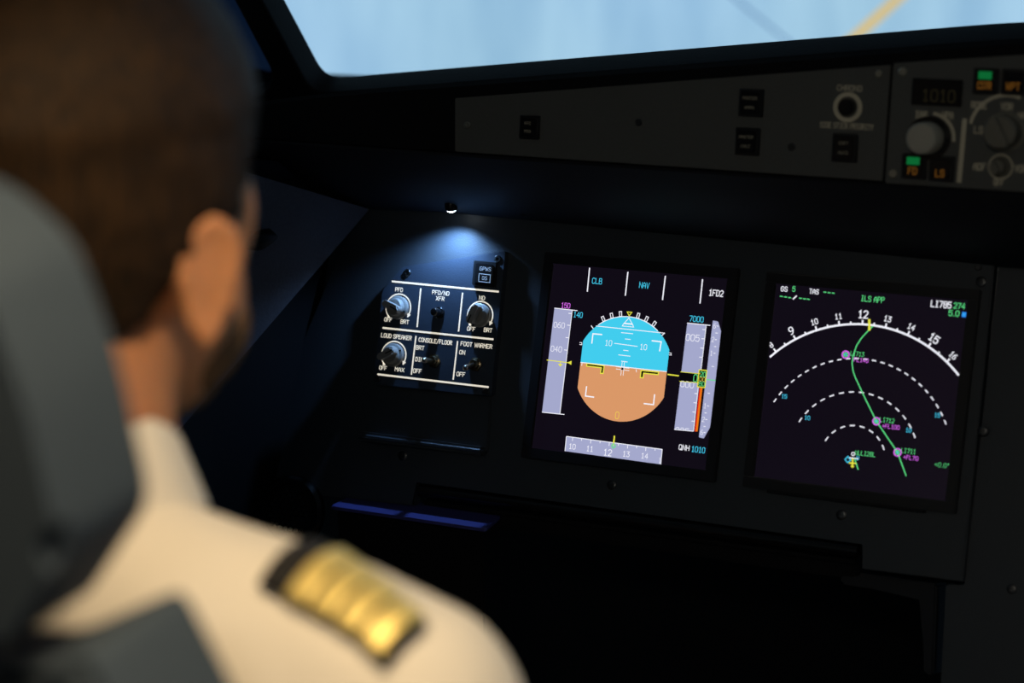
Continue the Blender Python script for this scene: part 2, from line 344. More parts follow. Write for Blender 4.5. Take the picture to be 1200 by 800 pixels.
for a, b_, c, d in st:
    q = []
    for i in range(7):
        t = i / 6; q.append(a.lerp(b_, t) + V((0, -.006, -.006)) * math.sin(math.pi * t))
    q += [b_ + V((0, .006, .006)), a + V((0, .01, .006))]
    lr.append(q + [q[0]])
ribbon(m, lr); bmesh.ops.remove_doubles(m.bm, verts=m.bm.verts, dist=1e-6); bmesh.ops.holes_fill(m.bm, edges=m.bm.edges); bmesh.ops.recalc_face_normals(m.bm, faces=m.bm.faces)
m.build('lower_lip', 'lip_blue', gs, True)

# windscreen frame with two openings, panes of glass behind it
WN = Frame(GA + V((0, .13, 0)), EX, (0, -.42, .907))
def wn(px, py): return WN.hit(px, py)
front_open = fillet([wn(*q) for q in ((373, 104), (1185, 39.5), (2100, 30), (2100, -300), (157, -300))], [.022, .03, .03, .04, .04], 8)
side_open = fillet([wn(*q) for q in ((291, 0), (333, 80), (318, 106), (180, 128), (-200, 170), (-200, -300), (134, -300))], [.0, .014, .014, 0, .02, .02, .02], 6)
cu = bpy.data.curves.new('window_1', 'CURVE'); cu.dimensions = '2D'; cu.fill_mode = 'BOTH'; cu.extrude = .012; cu.bevel_depth = .003
for poly in ([wn(*q) for q in ((-400, 190), (250, 150), (800, 140), (2300, 140), (2300, -400), (-400, -400))], front_open, side_open):
    sp = cu.splines.new('POLY'); sp.points.add(len(poly) - 1); sp.use_cyclic_u = True
    for pnt, q in zip(sp.points, poly): pnt.co = (q[0], q[1], 0, 1)
ob = bpy.data.objects.new('t', cu); COL.objects.link(ob); dg = bpy.context.evaluated_depsgraph_get(); dg.update()
me = bpy.data.meshes.new_from_object(ob.evaluated_get(dg)); bpy.data.objects.remove(ob)
b = MB(); b.bm.from_mesh(me)
for v in b.bm.verts: v.co = WN.p(v.co.x, v.co.y, v.co.z)
win = struct(b.build('window_1', 'glare_black'))
b = MB(); b.prism(WN, [wn(*q) for q in ((330, 118), (2150, 50), (2150, -320), (120, -320))], -.02, -.014); b.build('windscreen_pane', 'glass', win, label='clear windscreen pane')
b = MB(); b.prism(WN, [wn(*q) for q in ((280, -40), (338, 70), (338, 112), (120, 140), (-250, 180), (-250, -320), (110, -320))], -.02, -.014); b.build('side_pane', 'side_glass', win, label='dark tinted side pane')

# projection screen outside
SC = V((0, -.4, 0)); SR = 2.9
def scr(px, py, off=0):
    r = ray(px, py); o = CAM - SC; a = r.x ** 2 + r.y ** 2; bb = o.x * r.x + o.y * r.y; c = o.x ** 2 + o.y ** 2 - (SR - off) ** 2
    return CAM + r * ((-bb + math.sqrt(bb * bb - a * c)) / a)
b = MB(); n = 48
vs = []
for R_ in (SR, SR + .03):
    for i in range(n + 1):
        a = math.radians(-85 + 160 * i / n)
        for z in (-1.2, 3.2): vs.append(V((SC.x + R_ * math.sin(a), SC.y + R_ * math.cos(a), z)))
k = 2 * (n + 1); fs = []
for i in range(n):
    q = 2 * i; fs += [(q, q + 1, q + 3, q + 2), (k + q, k + q + 2, k + q + 3, k + q + 1), (q, q + 2, k + q + 2, k + q), (q + 1, k + q + 1, k + q + 3, q + 3)]
fs += [(0, k, k + 1, 1), (2 * n, 2 * n + 1, k + 2 * n + 1, k + 2 * n)]
b.raw(vs, fs)
scn = tag(b.build('projection_screen', 'projected_apron', None, True, loc=(0, 2.5, 0)), 'large curved screen beyond the windscreen showing a pale blue concrete apron', 'screen')
def on_screen(name, m, p0, p1, w0, w1, seg=10):
    b = MB(); L = []
    for i in range(seg + 1):
        t = i / seg; x = p0[0] + (p1[0] - p0[0]) * t; y = p0[1] + (p1[1] - p0[1]) * t; w = w0 + (w1 - w0) * t
        L.append([scr(x - w, y, .006), scr(x + w, y, .006)])
    ribbon(b, L); return b.build(name, m, scn)
on_screen('painted_line', 'apron_yellow', (747, 272), (1190, -125), 9, 7, 20)['label'] = 'yellow taxi line in the projected picture'
on_screen('joint_line', 'apron_joint', (1207, 278), (740, -100), 3, 3, 20)['label'] = 'grey joint line in the projected picture'

# ------------------------------------------------------------------ main instrument panel
ZP = -.004
mp = thing('instrument_panel', 'dark grey main instrument panel carrying two displays and switch plate', 'instrument panel', PAN.p(0, -.15))
b = MB(); b.prism(PAN, [P(*q, ZP) for q in ((434, 236), (1166, 302), (1128, 681), (1010, 666), (1012, 636), (487, 563), (484, 592), (282, 570), (316, 494), (400, 290))], -.016, ZP, .0012, 2)
b.build('panel_plate', 'panel', mp, True)
for q in ((472, 534), (717, 568), (986, 603), (1150, 330), (1152, 505)): screw(PAN, *P(*q, ZP), ZP, .0042, mp)
# ledge under the switch plate: raised sill that catches the lamp light
led = [P(*q) for q in ((424, 505), (571, 524), (571, 534), (422, 516))]
b = MB(); b.prism(PAN, led, ZP, .010, .003, 3); b.build('ledge', 'panel', mp, True)
b = MB(); b.prism(PAN, [P(*q) for q in ((440, 453), (574, 468), (571, 528), (427, 509))], ZP, -.001, .001, 2); b.build('chart_holder', 'panel', mp, True)
# slot under the second display
b = MB(); b.prism(PAN, [P(*q) for q in ((899, 565), (1085, 588), (1084, 601), (899, 577))], ZP, .001, .001, 2); b.build('cover_strip', 'panel', mp, True)
b = MB(); b.prism(PAN, [P(*q) for q in ((899, 573), (1084, 597), (1084, 601), (899, 577))], ZP, .0016, .0004, 1); b.build('slot', 'black', mp)
cp = thing('center_panel', 'dark grey centre panel beside the right edge of instrument panel', 'instrument panel', PAN.p(.38, -.3))
b = MB(); b.prism(PAN, [PAN.hit(*q, -.012) for q in ((1170, 300), (2200, 396), (2100, 1160), (1092, 1000), (1108, 684), (1132, 687))], -.03, -.012, .0015, 2); b.build('panel_plate', 'panel', cp, True)
screw(PAN, *P(1145, 312), ZP, .003, mp)
screw(PAN, *PAN.hit(1186, 690, -.012), -.012, .004, cp)

# ------------------------------------------------------------------ switch plate
ZS = .004
sw = thing('lighting_control_plate', 'dark blue lit plate with three grey rotary knobs and toggle switches', 'control panel', PAN.p(*P(508, 455), 0))
b = MB(); b.prism(PAN, fillet([P(*q, ZS) for q in ((471.5, 312.5), (592, 294), (575.5, 464), (437.5, 450), (448, 341))], [.003, .001, .004, .004, .003]), ZP, ZS, .001, 2)
b.build('plate', 'switch_plate', sw, True)
def S(px, py): return P(px, py, ZS)
ZT = ZS + .0002
b = MB()
for a, c, w in (((459.2, 329.6), (584.7, 341.7), .0016), ((448.4, 384), (578.4, 397.5), .0016), ((442.4, 438.4), (572.8, 453.5), .0016), ((493.2, 337.7), (488.9, 383.3), .0013), ((542.2, 342.8), (537.5, 388.3), .0013), ((487.6, 393.4), (482.2, 438.9), .0013), ((536.4, 399.5), (531.2, 444.7), .0013)):
    b.stroke(PAN, [S(*a), S(*c)], w, ZT)
b.build('divider_lines', 'lettering', sw)['kind'] = 'stuff'
b = MB(True); PX = .158 / 206
for t, x, y, w, h in (('PFD', 467.8, 339.3, 10, 5), ('PFD/ND', 516.6, 343, 22, 5), ('XFR', 516, 349.8, 11, 5), ('ND', 565, 349, 7.5, 5), ('OFF', 455, 374.5, 10, 5), ('BRT', 474.5, 377, 11, 5), ('OFF', 552.3, 385.3, 10.5, 5), ('BRT', 572, 386.7, 10.5, 5),
        ('LOUD SPEAKER', 464.6, 394.3, 40, 5.2), ('CONSOLE/FLOOR', 510.3, 399.7, 43, 5.2), ('FOOT WARMER', 558.4, 404.3, 40, 5.2), ('ON', 541.8, 412.7, 7.5, 5), ('OFF', 540.2, 438.4, 11, 5.2), ('BRT', 492.5, 407.4, 11, 5.2), ('DIM', 491.4, 421, 10, 5.2), ('OFF', 489.2, 434.6, 11, 5.2), ('OFF', 448.9, 431, 10, 5), ('MAX', 468.4, 433, 12.5, 5)):
    b.text(PAN, t, *S(x, y), h * PX, w * PX, ZT, bold=.034)
letter(b, 'lettering', sw)
def knob(fr, x, y, z0, parent, ang, m='knob_grey', R_=.0103, hh=.017):
    kn = MB(); kn.lathe(fr, x, y, [(0, z0), (R_, z0), (R_, z0 + .0035), (R_ * .93, z0 + .0042), (R_ * .78, z0 + .0045), (R_ * .72, z0 + .0085), (R_ * .66, z0 + .0092), (0, z0 + .0092)], 36)
    k = kn.build('knob', m, parent, True)
    f2 = fr.at(x, y, 0).rot(ang)
    gr = MB(); gr.prism(f2, fillet([(-R_ * .28, -R_ * .82), (R_ * .28, -R_ * .82), (R_ * .3, R_ * .82), (-R_ * .3, R_ * .82)], R_ * .25, 4), z0 + .008, z0 + hh, .0012, 2)
    gr.build('grip', m, k, True)
    pt = MB(); pt.box(f2, 0, R_ * .8, R_ * .1, R_ * .36, z0 + .0041, z0 + .0050); pt.box(f2, 0, R_ * .42, R_ * .1, R_ * .7, z0 + hh, z0 + hh + .0002); pt.build('pointer', 'black', k)
    return k
for (x, y, a) in ((467, 360.5, -110), (562.7, 369.5, 160), (461.5, 416, -60)):
    u, v = S(x, y); knob(PAN, u, v, ZS, sw, math.radians(a))
    b = MB(); ar = arcpts(u, v, .0121, -135, 112, 40); b.stroke(PAN, ar, .0011, ZT)
    e = V(ar[-1]); t = (V(ar[-1]) - V(ar[-2])).normalized(); nn = V((-t.y, t.x))
    b.flat(PAN, [tuple(e + nn * .0019), tuple(e - nn * .0019), tuple(e + t * .0036)][::-1], ZT)
    e = V(ar[0]); b.flat(PAN, [(e.x - .0012, e.y - .0012), (e.x + .0012, e.y - .0012), (e.x + .0012, e.y + .0012), (e.x - .0012, e.y + .0012)], ZT)
    b.build('dial_arc', 'lettering', sw)
def toggle(fr, x, y, z0, parent, dy):
    t = MB(); t.lathe(fr, x, y, [(.0034, z0), (.0064, z0), (.0064, z0 + .0016), (.0054, z0 + .0022), (.0034, z0 + .0030)], 6)
    t.lathe(fr, x, y, [(0, z0), (.0044, z0), (.0044, z0 + .0046), (.0034, z0 + .0052), (0, z0 + .0040)], 24)
    tt = t.build('toggle_switch', 'bronze', parent, True)
    p0 = fr.p(x, y, z0 + .003); p1 = fr.p(x - .0005, y + dy, z0 + .0185)
    l = MB(); l.tube([p0, p0.lerp(p1, .5), p0.lerp(p1, .85), p1, p1 + (p1 - p0).normalized() * .0012], [.0014, .0019, .0026, .0024, .0012], 14); l.build('lever', 'steel', tt, True)
toggle(PAN, *S(509, 422.7), ZS, sw, -.0005); toggle(PAN, *S(557.5, 426.7), ZS, sw, -.0045)
u, v = S(515, 366.5)
b = MB(); b.lathe(PAN, u, v, [(0, ZS), (.0052, ZS), (.0052, ZS + .0015), (.0044, ZS + .0022), (.0036, ZS + .0022), (.0036, ZS + .010), (.0028, ZS + .0116), (0, ZS + .0118)], 28); b.build('push_switch', 'gloss_black', sw, True)
bt = MB(); q = [S(*c) for c in ((557.5, 305.5), (583.5, 308), (581.2, 337.5), (555.3, 334.5))]
bt.prism(PAN, fillet(q, .001), ZS, ZS + .0035, .0005, 1); bb = bt.build('push_button', 'button', sw, True)
bt = MB(); q2 = [S(*c) for c in ((560, 308.5), (581, 310.6), (579.2, 334.5), (558, 332.2))]; bt.prism(PAN, q2, ZS + .003, ZS + .0048, .0008, 2); bt.build('button_cap', 'gloss_black', bb, True)
bt = MB(True); zc = ZS + .005; bt.text(PAN, 'GPWS', *P(568.8, 315, zc), 4.6 * PX, 14 * PX, zc, bold=.01); bt.text(PAN, 'GS', *P(567.8, 325.8, zc), 4.2 * PX, 6.5 * PX, zc, bold=.01)
bt.stroke(PAN, [P(*c, zc) for c in ((561.5, 320.5), (574.8, 322), (574, 331), (560.8, 329.6))], .0005, zc, True); letter(bt, 'lettering_grey', bb, 'light_outline')
for q in ((477.5, 319.5), (583.5, 303.5), (441.5, 443.5), (570, 459)): screw(PAN, *S(*q), ZS, .0034, sw)

# ------------------------------------------------------------------ displays
def display(name, label, quad):
    t = thing(name, label, 'display', PAN.p(*quad[3], 0)); cx = sum(q[0] for q in quad) / 4; cy = sum(q[1] for q in quad) / 4
    x0 = (quad[0][0] + quad[3][0]) / 2; x1 = (quad[1][0] + quad[2][0]) / 2; y1 = (quad[0][1] + quad[1][1]) / 2; y0 = (quad[2][1] + quad[3][1]) / 2
    f = .009
    b = MB()
    for px_, py_, sx, sy in (((x0 + x1) / 2, y1 + f / 2, x1 - x0 + 2 * f, f), ((x0 + x1) / 2, y0 - f / 2, x1 - x0 + 2 * f, f), (x0 - f / 2, (y0 + y1) / 2, f, y1 - y0), (x1 + f / 2, (y0 + y1) / 2, f, y1 - y0)): b.box(PAN, px_, py_, sx, sy, ZP - .002, .0022, .0008, 2)
    b.build('bezel', 'bezel', t, True)
    b = MB(); b.box(PAN, (x0 + x1) / 2, (y0 + y1) / 2, x1 - x0 + .002, y1 - y0 + .002, ZP, 0); s = b.build('screen', 'screen_black', t)
    return t, s
class Draw:
    def __init__(s, ox, oy, sc): s.o = (ox, oy); s.sc = sc
    def __call__(s, x, y): return P(s.o[0] + x / s.sc, s.o[1] + y / s.sc)
pf, ps = display('flight_display', 'square screen showing the blue and brown attitude ball', [P(*q) for q in ((650.5, 308.6), (852, 326.5), (828, 550), (622, 525.4))])
D = Draw(610, 290, 770 / 260); Q = .158 / 207 / (770 / 260)            # Q: metres per unit of D
Z1, Z2, Z3, Z4 = .0002, .0004, .0006, .0008
def part(name, m, parent, fn):
    b = MB(True); fn(b); letter(b, m, parent, name)
top, bot = V(D(377, 240)), V(D(345, 604)); lx = (D(217, 318)[0] + D(199, 490)[0]) / 2; rx = (D(517, 352)[0] + D(497, 525)[0]) / 2
cx = (lx + rx) / 2; cy = (top.y + bot.y) / 2; rad = (top.y - bot.y) / 2; hy = (D(210, 397)[1] + D(510, 432)[1]) / 2; hw = (rx - lx) / 2
ang = math.degrees(math.asin(min(1, hw / rad)))
upper = [(cx - hw, hy)] + arcpts(cx, cy, rad, -ang, ang, 40) + [(cx + hw, hy)]
lower = [(cx + hw, hy)] + arcpts(cx, cy, rad, 180 - ang, 180 + ang, 40) + [(cx - hw, hy)]
part('sky', 'sky_blue', ps, lambda b: b.flat(PAN, upper[::-1], Z1))
part('ground', 'earth', ps, lambda b: b.flat(PAN, lower[::-1], Z1))
def whites(b):
    for x0, y0, x1, y1 in ((240, 70, 232, 153), (373, 84, 364, 167), (503, 98, 493, 182), (632, 110, 623, 194)): b.stroke(PAN, [D(x0, y0), D(x1, y1)], 4 * Q, Z1)
    b.text(PAN, '1FD2', *D(679, 158), 21 * Q, 50 * Q, Z1, bold=.025)
    b.text(PAN, 'QNH', *D(568, 694), 18 * Q, 37 * Q, Z1, bold=.025)
    b.stroke(PAN, [(cx - hw, hy), (cx + hw, hy)], 2.6 * Q, Z2)
    b.stroke(PAN, arcpts(cx, cy, rad, -38, 38, 30), 2.5 * Q, Z2)
    w = V(D(262, 272)); w2 = V(D(502, 297)); b.stroke(PAN, [w, w2], 2.4 * Q, Z2)
    for a in (-30, -20, -10, 10, 20, 30):
        f = PAN.at(cx, cy).rot(-math.radians(a)); r0 = rad + 1 * Q; b.stroke(f, [(-4 * Q, r0), (4 * Q, r0), (4 * Q, r0 + 16 * Q), (-4 * Q, r0 + 16 * Q)], 2.6 * Q, Z2, True)
    for a in (-45, 45):
        f = PAN.at(cx, cy).rot(-math.radians(a)); b.stroke(f, [(0, rad), (0, rad + 13 * Q)], 2.8 * Q, Z2)
    tx, ty = cx, cy + rad
    b.stroke(PAN, [(tx, ty - 4 * Q), (tx - 14 * Q, ty - 22 * Q), (tx + 14 * Q, ty - 22 * Q)], 2.2 * Q, Z2, True)
    b.stroke(PAN, [(tx - 16 * Q, ty - 24 * Q), (tx + 16 * Q, ty - 24 * Q), (tx + 20 * Q, ty - 32 * Q), (tx - 20 * Q, ty - 32 * Q)], 2.2 * Q, Z2, True)
    for x0, y0, x1, y1 in ((350, 295, 391, 299), (363, 317, 383, 319), (326, 332, 407, 343), (357, 356, 375, 358), (340, 372, 382, 377), (350, 394, 372, 397), (402, 423, 403, 432), (214, 400, 213, 410)): b.stroke(PAN, [D(x0, y0), D(x1, y1)], 2.2 * Q, Z2)
    b.text(PAN, '10', *D(306, 331), 19 * Q, 25 * Q, Z2); b.text(PAN, '10', *D(427, 345), 19 * Q, 25 * Q, Z2)
    for pts in (((248, 333), (252, 299), (284, 302)), ((456, 323), (489, 327), (483, 360)), ((230, 481), (226, 515), (256, 519)), ((466, 509), (462, 545), (428, 541))): b.stroke(PAN, [D(*q) for q in pts], 4 * Q, Z2)
    for dx in (-4, 4): b.stroke(PAN, [D(355 + dx + 2.4, 396), D(355 + dx - 2.4, 444)], 1.8 * Q, Z2)
    for dy in (-4, 4): b.stroke(PAN, [D(332, 417 + dy), D(378, 423 + dy)], 1.8 * Q, Z2)
    for x, y in ((210, 333), (520, 369)): b.stroke(PAN, [D(x - 5, y - 4), D(x + 3, y - 3), D(x + 3, y + 4), D(x - 5, y + 3)], 2 * Q, Z1)
part('white_symbols', 'white', ps, whites)
def cyans(b):
    b.text(PAN, 'CLB', *D(266, 116), 20 * Q, 36 * Q, Z1, bold=.012); b.text(PAN, 'NAV', *D(430, 131), 20 * Q, 36 * Q, Z1, bold=.012)
    b.text(PAN, '140', *D(200, 233), 19 * Q, 33 * Q, Z1, bold=.012); b.text(PAN, '7000', *D(611, 248), 19 * Q, 49 * Q, Z1, bold=.012); b.text(PAN, '1010', *D(617, 701), 19 * Q, 47 * Q, Z1, bold=.015)
part('cyan_lettering', 'cyan', ps, cyans)
part('magenta_lettering', 'magenta', ps, lambda b: b.text(PAN, '150', *D(157, 201), 18 * Q, 33 * Q, Z1, bold=.012))
# tapes
part('speed_tape', 'tape', ps, lambda b: b.flat(PAN, [D(*q) for q in ((118, 211), (75, 571), (137, 578), (180, 217))], Z1))
def spd(b):
    b.stroke(PAN, [D(118, 210), D(198, 219)], 2.6 * Q, Z2); b.stroke(PAN, [D(180, 217), D(137, 578)], 2.4 * Q, Z2); b.stroke(PAN, [D(75, 571), D(153, 579)], 2.4 * Q, Z2)
    for x, y in ((177, 229), (172.5, 270), (167, 313), (162, 356)): b.stroke(PAN, [D(x - 10, y - 1), D(x, y)], 2.4 * Q, Z2)
    b.text(PAN, '060', *D(135, 269), 19 * Q, 40 * Q, Z2); b.text(PAN, '040', *D(125, 352), 19 * Q, 40 * Q, Z2)
part('speed_scale', 'white', ps, spd)
part('altitude_tape', 'tape', ps, lambda b: b.flat(PAN, [D(*q) for q in ((579, 263), (534, 631), (601, 637), (645, 270))], Z1))
part('altitude_window', 'black_ink', ps, lambda b: b.flat(PAN, [D(*q) for q in ((556, 431), (552, 464), (622, 470), (625, 438))], Z2))
def alt(b):
    b.stroke(PAN, [D(579, 262), D(659, 270)], 2.6 * Q, Z2); b.stroke(PAN, [D(645, 270), D(626, 432)], 2.2 * Q, Z2); b.stroke(PAN, [D(617, 486), D(601, 636)], 2.2 * Q, Z2); b.stroke(PAN, [D(534, 631), D(601, 637)], 2.2 * Q, Z2)
    for i in range(4): y = 285 + 32 * i; x = 643 - 3.8 * i; b.stroke(PAN, [D(x - 11, y - 1), D(x, y)], 2.2 * Q, Z2)
    for i in range(4): y = 507 + 32 * i; x = 615 - 3.4 * i; b.stroke(PAN, [D(x - 11, y - 1), D(x, y)], 2.2 * Q, Z2)
    b.text(PAN, '005', *D(598, 313), 22 * Q, 47 * Q, Z2); b.text(PAN, '000', *D(579, 475), 20 * Q, 46 * Q, Z2); b.text(PAN, '005', *D(561, 637), 22 * Q, 47 * Q, Z2, clip=D(561, 634)[1])
part('altitude_scale', 'white', ps, alt)
part('altitude_trend', 'red', ps, lambda b: b.stroke(PAN, [D(624, 487), D(607, 638)], 5 * Q, Z2))
part('altitude_ribbon', 'orange', ps, lambda b: b.stroke(PAN, [D(629, 487), D(612, 638)], 6 * Q, Z3))
vsi = ((668, 253), (686, 257), (696, 290), (661, 618), (636, 662), (619, 658))
part('vertical_speed_tape', 'tape', ps, lambda b: b.flat(PAN, [D(*q) for q in vsi[::-1]], Z1))
def vss(b):
    for t, x, y in (('6', 674, 272), ('2', 668, 319), ('1', 663, 366), ('1', 641, 549), ('2', 635, 596), ('6', 629, 641)):
        b.text(PAN, t, *D(x, y), 16 * Q, 9 * Q, Z2); b.stroke(PAN, [D(x + 7, y), D(x + 14, y + 1)], 2.2 * Q, Z2)
    for x, y in ((682, 296), (677, 343), (669, 412), (655, 505), (644, 573), (640, 620)): b.stroke(PAN, [D(x - 5, y), D(x + 3, y + 1)], 2.2 * Q, Z2)
part('vertical_speed_scale', 'white', ps, vss)
def hdg(b):
    b.stroke(PAN, [D(*q) for q in ((160, 655), (492, 700), (487, 753))], 2.4 * Q, Z2); b.stroke(PAN, [D(160, 655), D(155, 706)], 2.4 * Q, Z2)
    for i, x in enumerate((182, 213, 245, 277, 309, 341, 373, 404, 436, 468)):
        y = 655 + (x - 160) * 45 / 332; L = 13 if i % 2 == 0 else 8; b.stroke(PAN, [D(x, y), D(x - L * .1, y + L)], 2.2 * Q, Z2)
    for t, x, y, h in (('10', 180, 690, 18), ('11', 241, 698, 18), ('12', 303, 711, 22), ('13', 367, 716, 18), ('14', 431, 723, 18)): b.text(PAN, t, *D(x, y), h * Q, h * 1.35 * Q, Z2, bold=.012)
    b.text(PAN, '1', *D(484, 738), 18 * Q, 7 * Q, Z2)
part('heading_tape', 'tape', ps, lambda b: b.flat(PAN, [D(*q) for q in ((160, 655), (155, 706), (488, 752), (492, 700))], Z1))
part('heading_scale', 'white', ps, hdg)
def yel(b):
    b.stroke(PAN, [D(92, 390), D(163, 399)], 2.6 * Q, Z3); b.flat(PAN, [D(163, 399), D(178, 393), D(177, 407)][::-1], Z3)
    b.stroke(PAN, [D(140, 394), D(139, 408)], 2.4 * Q, Z3); b.flat(PAN, [D(131, 403), D(148, 405), D(138, 413)][::-1], Z3)
    tx, ty = cx, cy + rad; b.stroke(PAN, [(tx, ty + 3 * Q), (tx - 8 * Q, ty + 15 * Q), (tx + 8 * Q, ty + 15 * Q)], 2.6 * Q, Z3, True)
    b.stroke(PAN, [D(511, 440), D(550, 445)], 4 * Q, Z2); b.stroke(PAN, [D(556, 431), D(625, 438)], 2 * Q, Z3); b.stroke(PAN, [D(552, 464), D(622, 470)], 2 * Q, Z3)
    b.stroke(PAN, [D(327, 653), D(323, 686)], 5 * Q, Z3)
    for pts in (((231, 402), (291, 410), (287, 437), (278, 436), (281, 417), (230, 411)), ((416, 451), (426, 452), (428, 436), (478, 441), (480, 432), (419, 426))): b.stroke(PAN, [D(*q) for q in pts], 3.4 * Q, Z2, True)
    b.stroke(PAN, [D(*q) for q in ((621, 424), (648, 427), (641, 486), (615, 483))], 3 * Q, Z4, True)
part('yellow_symbols', 'yellow', ps, yel)
def wings(b):
    b.flat(PAN, [D(*q) for q in ((231, 402), (230, 411), (281, 417), (291, 410))], Z1 + .0001); b.flat(PAN, [D(*q) for q in ((291, 410), (281, 417), (278, 436), (287, 437))], Z1 + .0001)
    b.flat(PAN, [D(*q) for q in ((419, 426), (428, 436), (478, 441), (480, 432))], Z1 + .0001); b.flat(PAN, [D(*q) for q in ((419, 426), (416, 451), (426, 452), (428, 436))], Z1 + .0001)
    b.flat(PAN, [D(*q) for q in ((351, 416), (350, 424), (358, 425), (359, 417))], Z3); b.flat(PAN, [D(*q) for q in ((621, 424), (615, 483), (641, 486), (648, 427))], Z3 - .0001)
part('aircraft_symbol', 'black_ink', ps, wings)
def grn(b):
    b.text(PAN, '0', *D(608, 453), 25 * Q, 14 * Q, Z3); b.stroke(PAN, [D(647, 458), D(678, 461)], 3 * Q, Z3)
    b.stroke(PAN, [D(324, 680), D(317, 688), D(323, 696), D(331, 689)], 3 * Q, Z4, True)
    b.text(PAN, '20', *D(634, 440), 17 * Q, 20 * Q, Z4, bold=.01); b.text(PAN, '80', *D(630, 473), 15 * Q, 20 * Q, Z4, bold=.01)
part('green_symbols', 'green', ps, grn)
def amb(b): b.text(PAN, '0', *D(336, 582), 24 * Q, 14 * Q, Z2); b.text(PAN, '00', *D(632, 457), 14 * Q, 20 * Q, Z4)
part('amber_symbols', 'gold_ink', ps, amb)

# ---- navigation display
nd, ns = display('navigation_display', 'square screen showing a white compass arc and green route', [P(*q) for q in ((909.4, 333), (1134.5, 351), (1108, 587.6), (885, 557.6))])
D3 = Draw(870, 310, 773 / 290); Q3 = .158 / 226 / (773 / 290)
ac = V(D3(344, 607)); R15 = (V(D3(357, 293)) - ac).length; RA = (V(D3(372, 186)) - ac).length
a12 = math.degrees(math.atan2(*(V(D3(376, 172)) - ac)))
def ndw(b):
    aL = math.degrees(math.atan2(*(V(D3(85, 288)) - ac))); aR = math.degrees(math.atan2(*(V(D3(678, 344)) - ac)))
    b.stroke(PAN, arcpts(ac.x, ac.y, RA, aL, aR, 70), 6 * Q3, Z1)
    step = (math.degrees(math.atan2(*(V(D3(592, 240)) - ac))) - a12) / 3
    for i in range(-4, 5):
        a = a12 + i * step; f = PAN.at(ac.x, ac.y).rot(-math.radians(a)); t = str(12 + i); big = (12 + i) % 3 == 0
        b.stroke(f, [(0, RA), (0, RA + 13 * Q3)], 5 * Q3, Z1); h = (25 if big else 18)
        b.text(f, t, 0, RA + (30 if big else 27) * Q3, h * Q3, h * Q3 * (.62 if len(t) == 1 else 1.3), Z1, bold=.03)
        if i < 4: f2 = PAN.at(ac.x, ac.y).rot(-math.radians(a + step / 2)); b.stroke(f2, [(0, RA), (0, RA + 8 * Q3)], 4.5 * Q3, Z1)
    for r, lo, hi, nd_ in ((R15, D3(104, 420), D3(638, 486), 25), (R15 * 2 / 3, D3(182, 486), D3(542, 532), 15), (R15 / 3, D3(262, 548), D3(446, 573), 8)):
        a0 = math.degrees(math.atan2(*(V(lo) - ac))) - 2; a1 = math.degrees(math.atan2(*(V(hi) - ac))) + 2; s = (a1 - a0) / (nd_ - .5)
        for i in range(nd_): b.stroke(PAN, arcpts(ac.x, ac.y, r, a0 + s * i, a0 + s * (i + .5), 4), 3.6 * Q3, Z1)
    b.text(PAN, 'GS', *D3(131, 76), 16 * Q3, 22 * Q3, Z1, bold=.03); b.text(PAN, 'TAS', *D3(224, 84), 16 * Q3, 31 * Q3, Z1, bold=.03); b.text(PAN, 'LI785', *D3(621, 124), 21 * Q3, 63 * Q3, Z1, bold=.03)
    b.stroke(PAN, [D3(158, 108), D3(170, 97)], 4 * Q3, Z1)
    b.stroke(PAN, arcpts(*D3(346, 591), 5 * Q3, 0, 360, 14), 2.4 * Q3, Z1); b.stroke(PAN, [D3(331, 603), D3(362, 606)], 4 * Q3, Z1)
part('white_symbols', 'white', ns, ndw)
def ndg(b):
    b.text(PAN, '5', *D3(161, 76), 17 * Q3, 10 * Q3, Z1, bold=.02); b.text(PAN, 'ILS APP', *D3(407, 108), 18 * Q3, 74 * Q3, Z1, bold=.015); b.text(PAN, '274', *D3(678, 129), 18 * Q3, 35 * Q3, Z1, bold=.02); b.text(PAN, '5.0', *D3(661, 152), 18 * Q3, 33 * Q3, Z1, bold=.02)
    for x, y in ((258, 86), (271, 87.5), (284, 89), (122, 99), (135, 101), (148, 103), (182, 105), (194, 107), (206, 108)): b.stroke(PAN, [D3(x - 4.5, y - .5), D3(x + 4.5, y + .5)], 3 * Q3, Z1)
    pts = [(408, 192), (390, 210), (371, 231), (357, 253), (347, 282), (343, 308), (346, 332), (353, 352), (380, 410), (419, 489), (485, 586), (512, 660)]
    b.stroke(PAN, [D3(*q) for q in pts], 3.2 * Q3, Z2)
    b.text(PAN, 'LI713', *D3(359, 279), 14 * Q3, 43 * Q3, Z1, bold=.01); b.text(PAN, 'LI712', *D3(452, 486), 14 * Q3, 45 * Q3, Z1, bold=.01); b.text(PAN, 'LI711', *D3(519, 582), 14 * Q3, 45 * Q3, Z1, bold=.01); b.text(PAN, 'ULLI28L', *D3(384, 590), 14 * Q3, 63 * Q3, Z1, bold=.01); b.text(PAN, '+0.0°', *D3(623, 626), 13 * Q3, 44 * Q3, Z1)
    b.stroke(PAN, [D3(350, 604), D3(362, 640)], 3.4 * Q3, Z1)
    for x, y in ((323, 281), (419, 489), (485, 586)): b.stroke(PAN, arcpts(*D3(x, y), 6 * Q3, 0, 360, 16), 3 * Q3, Z3)
part('green_route', 'green', ns, ndg)
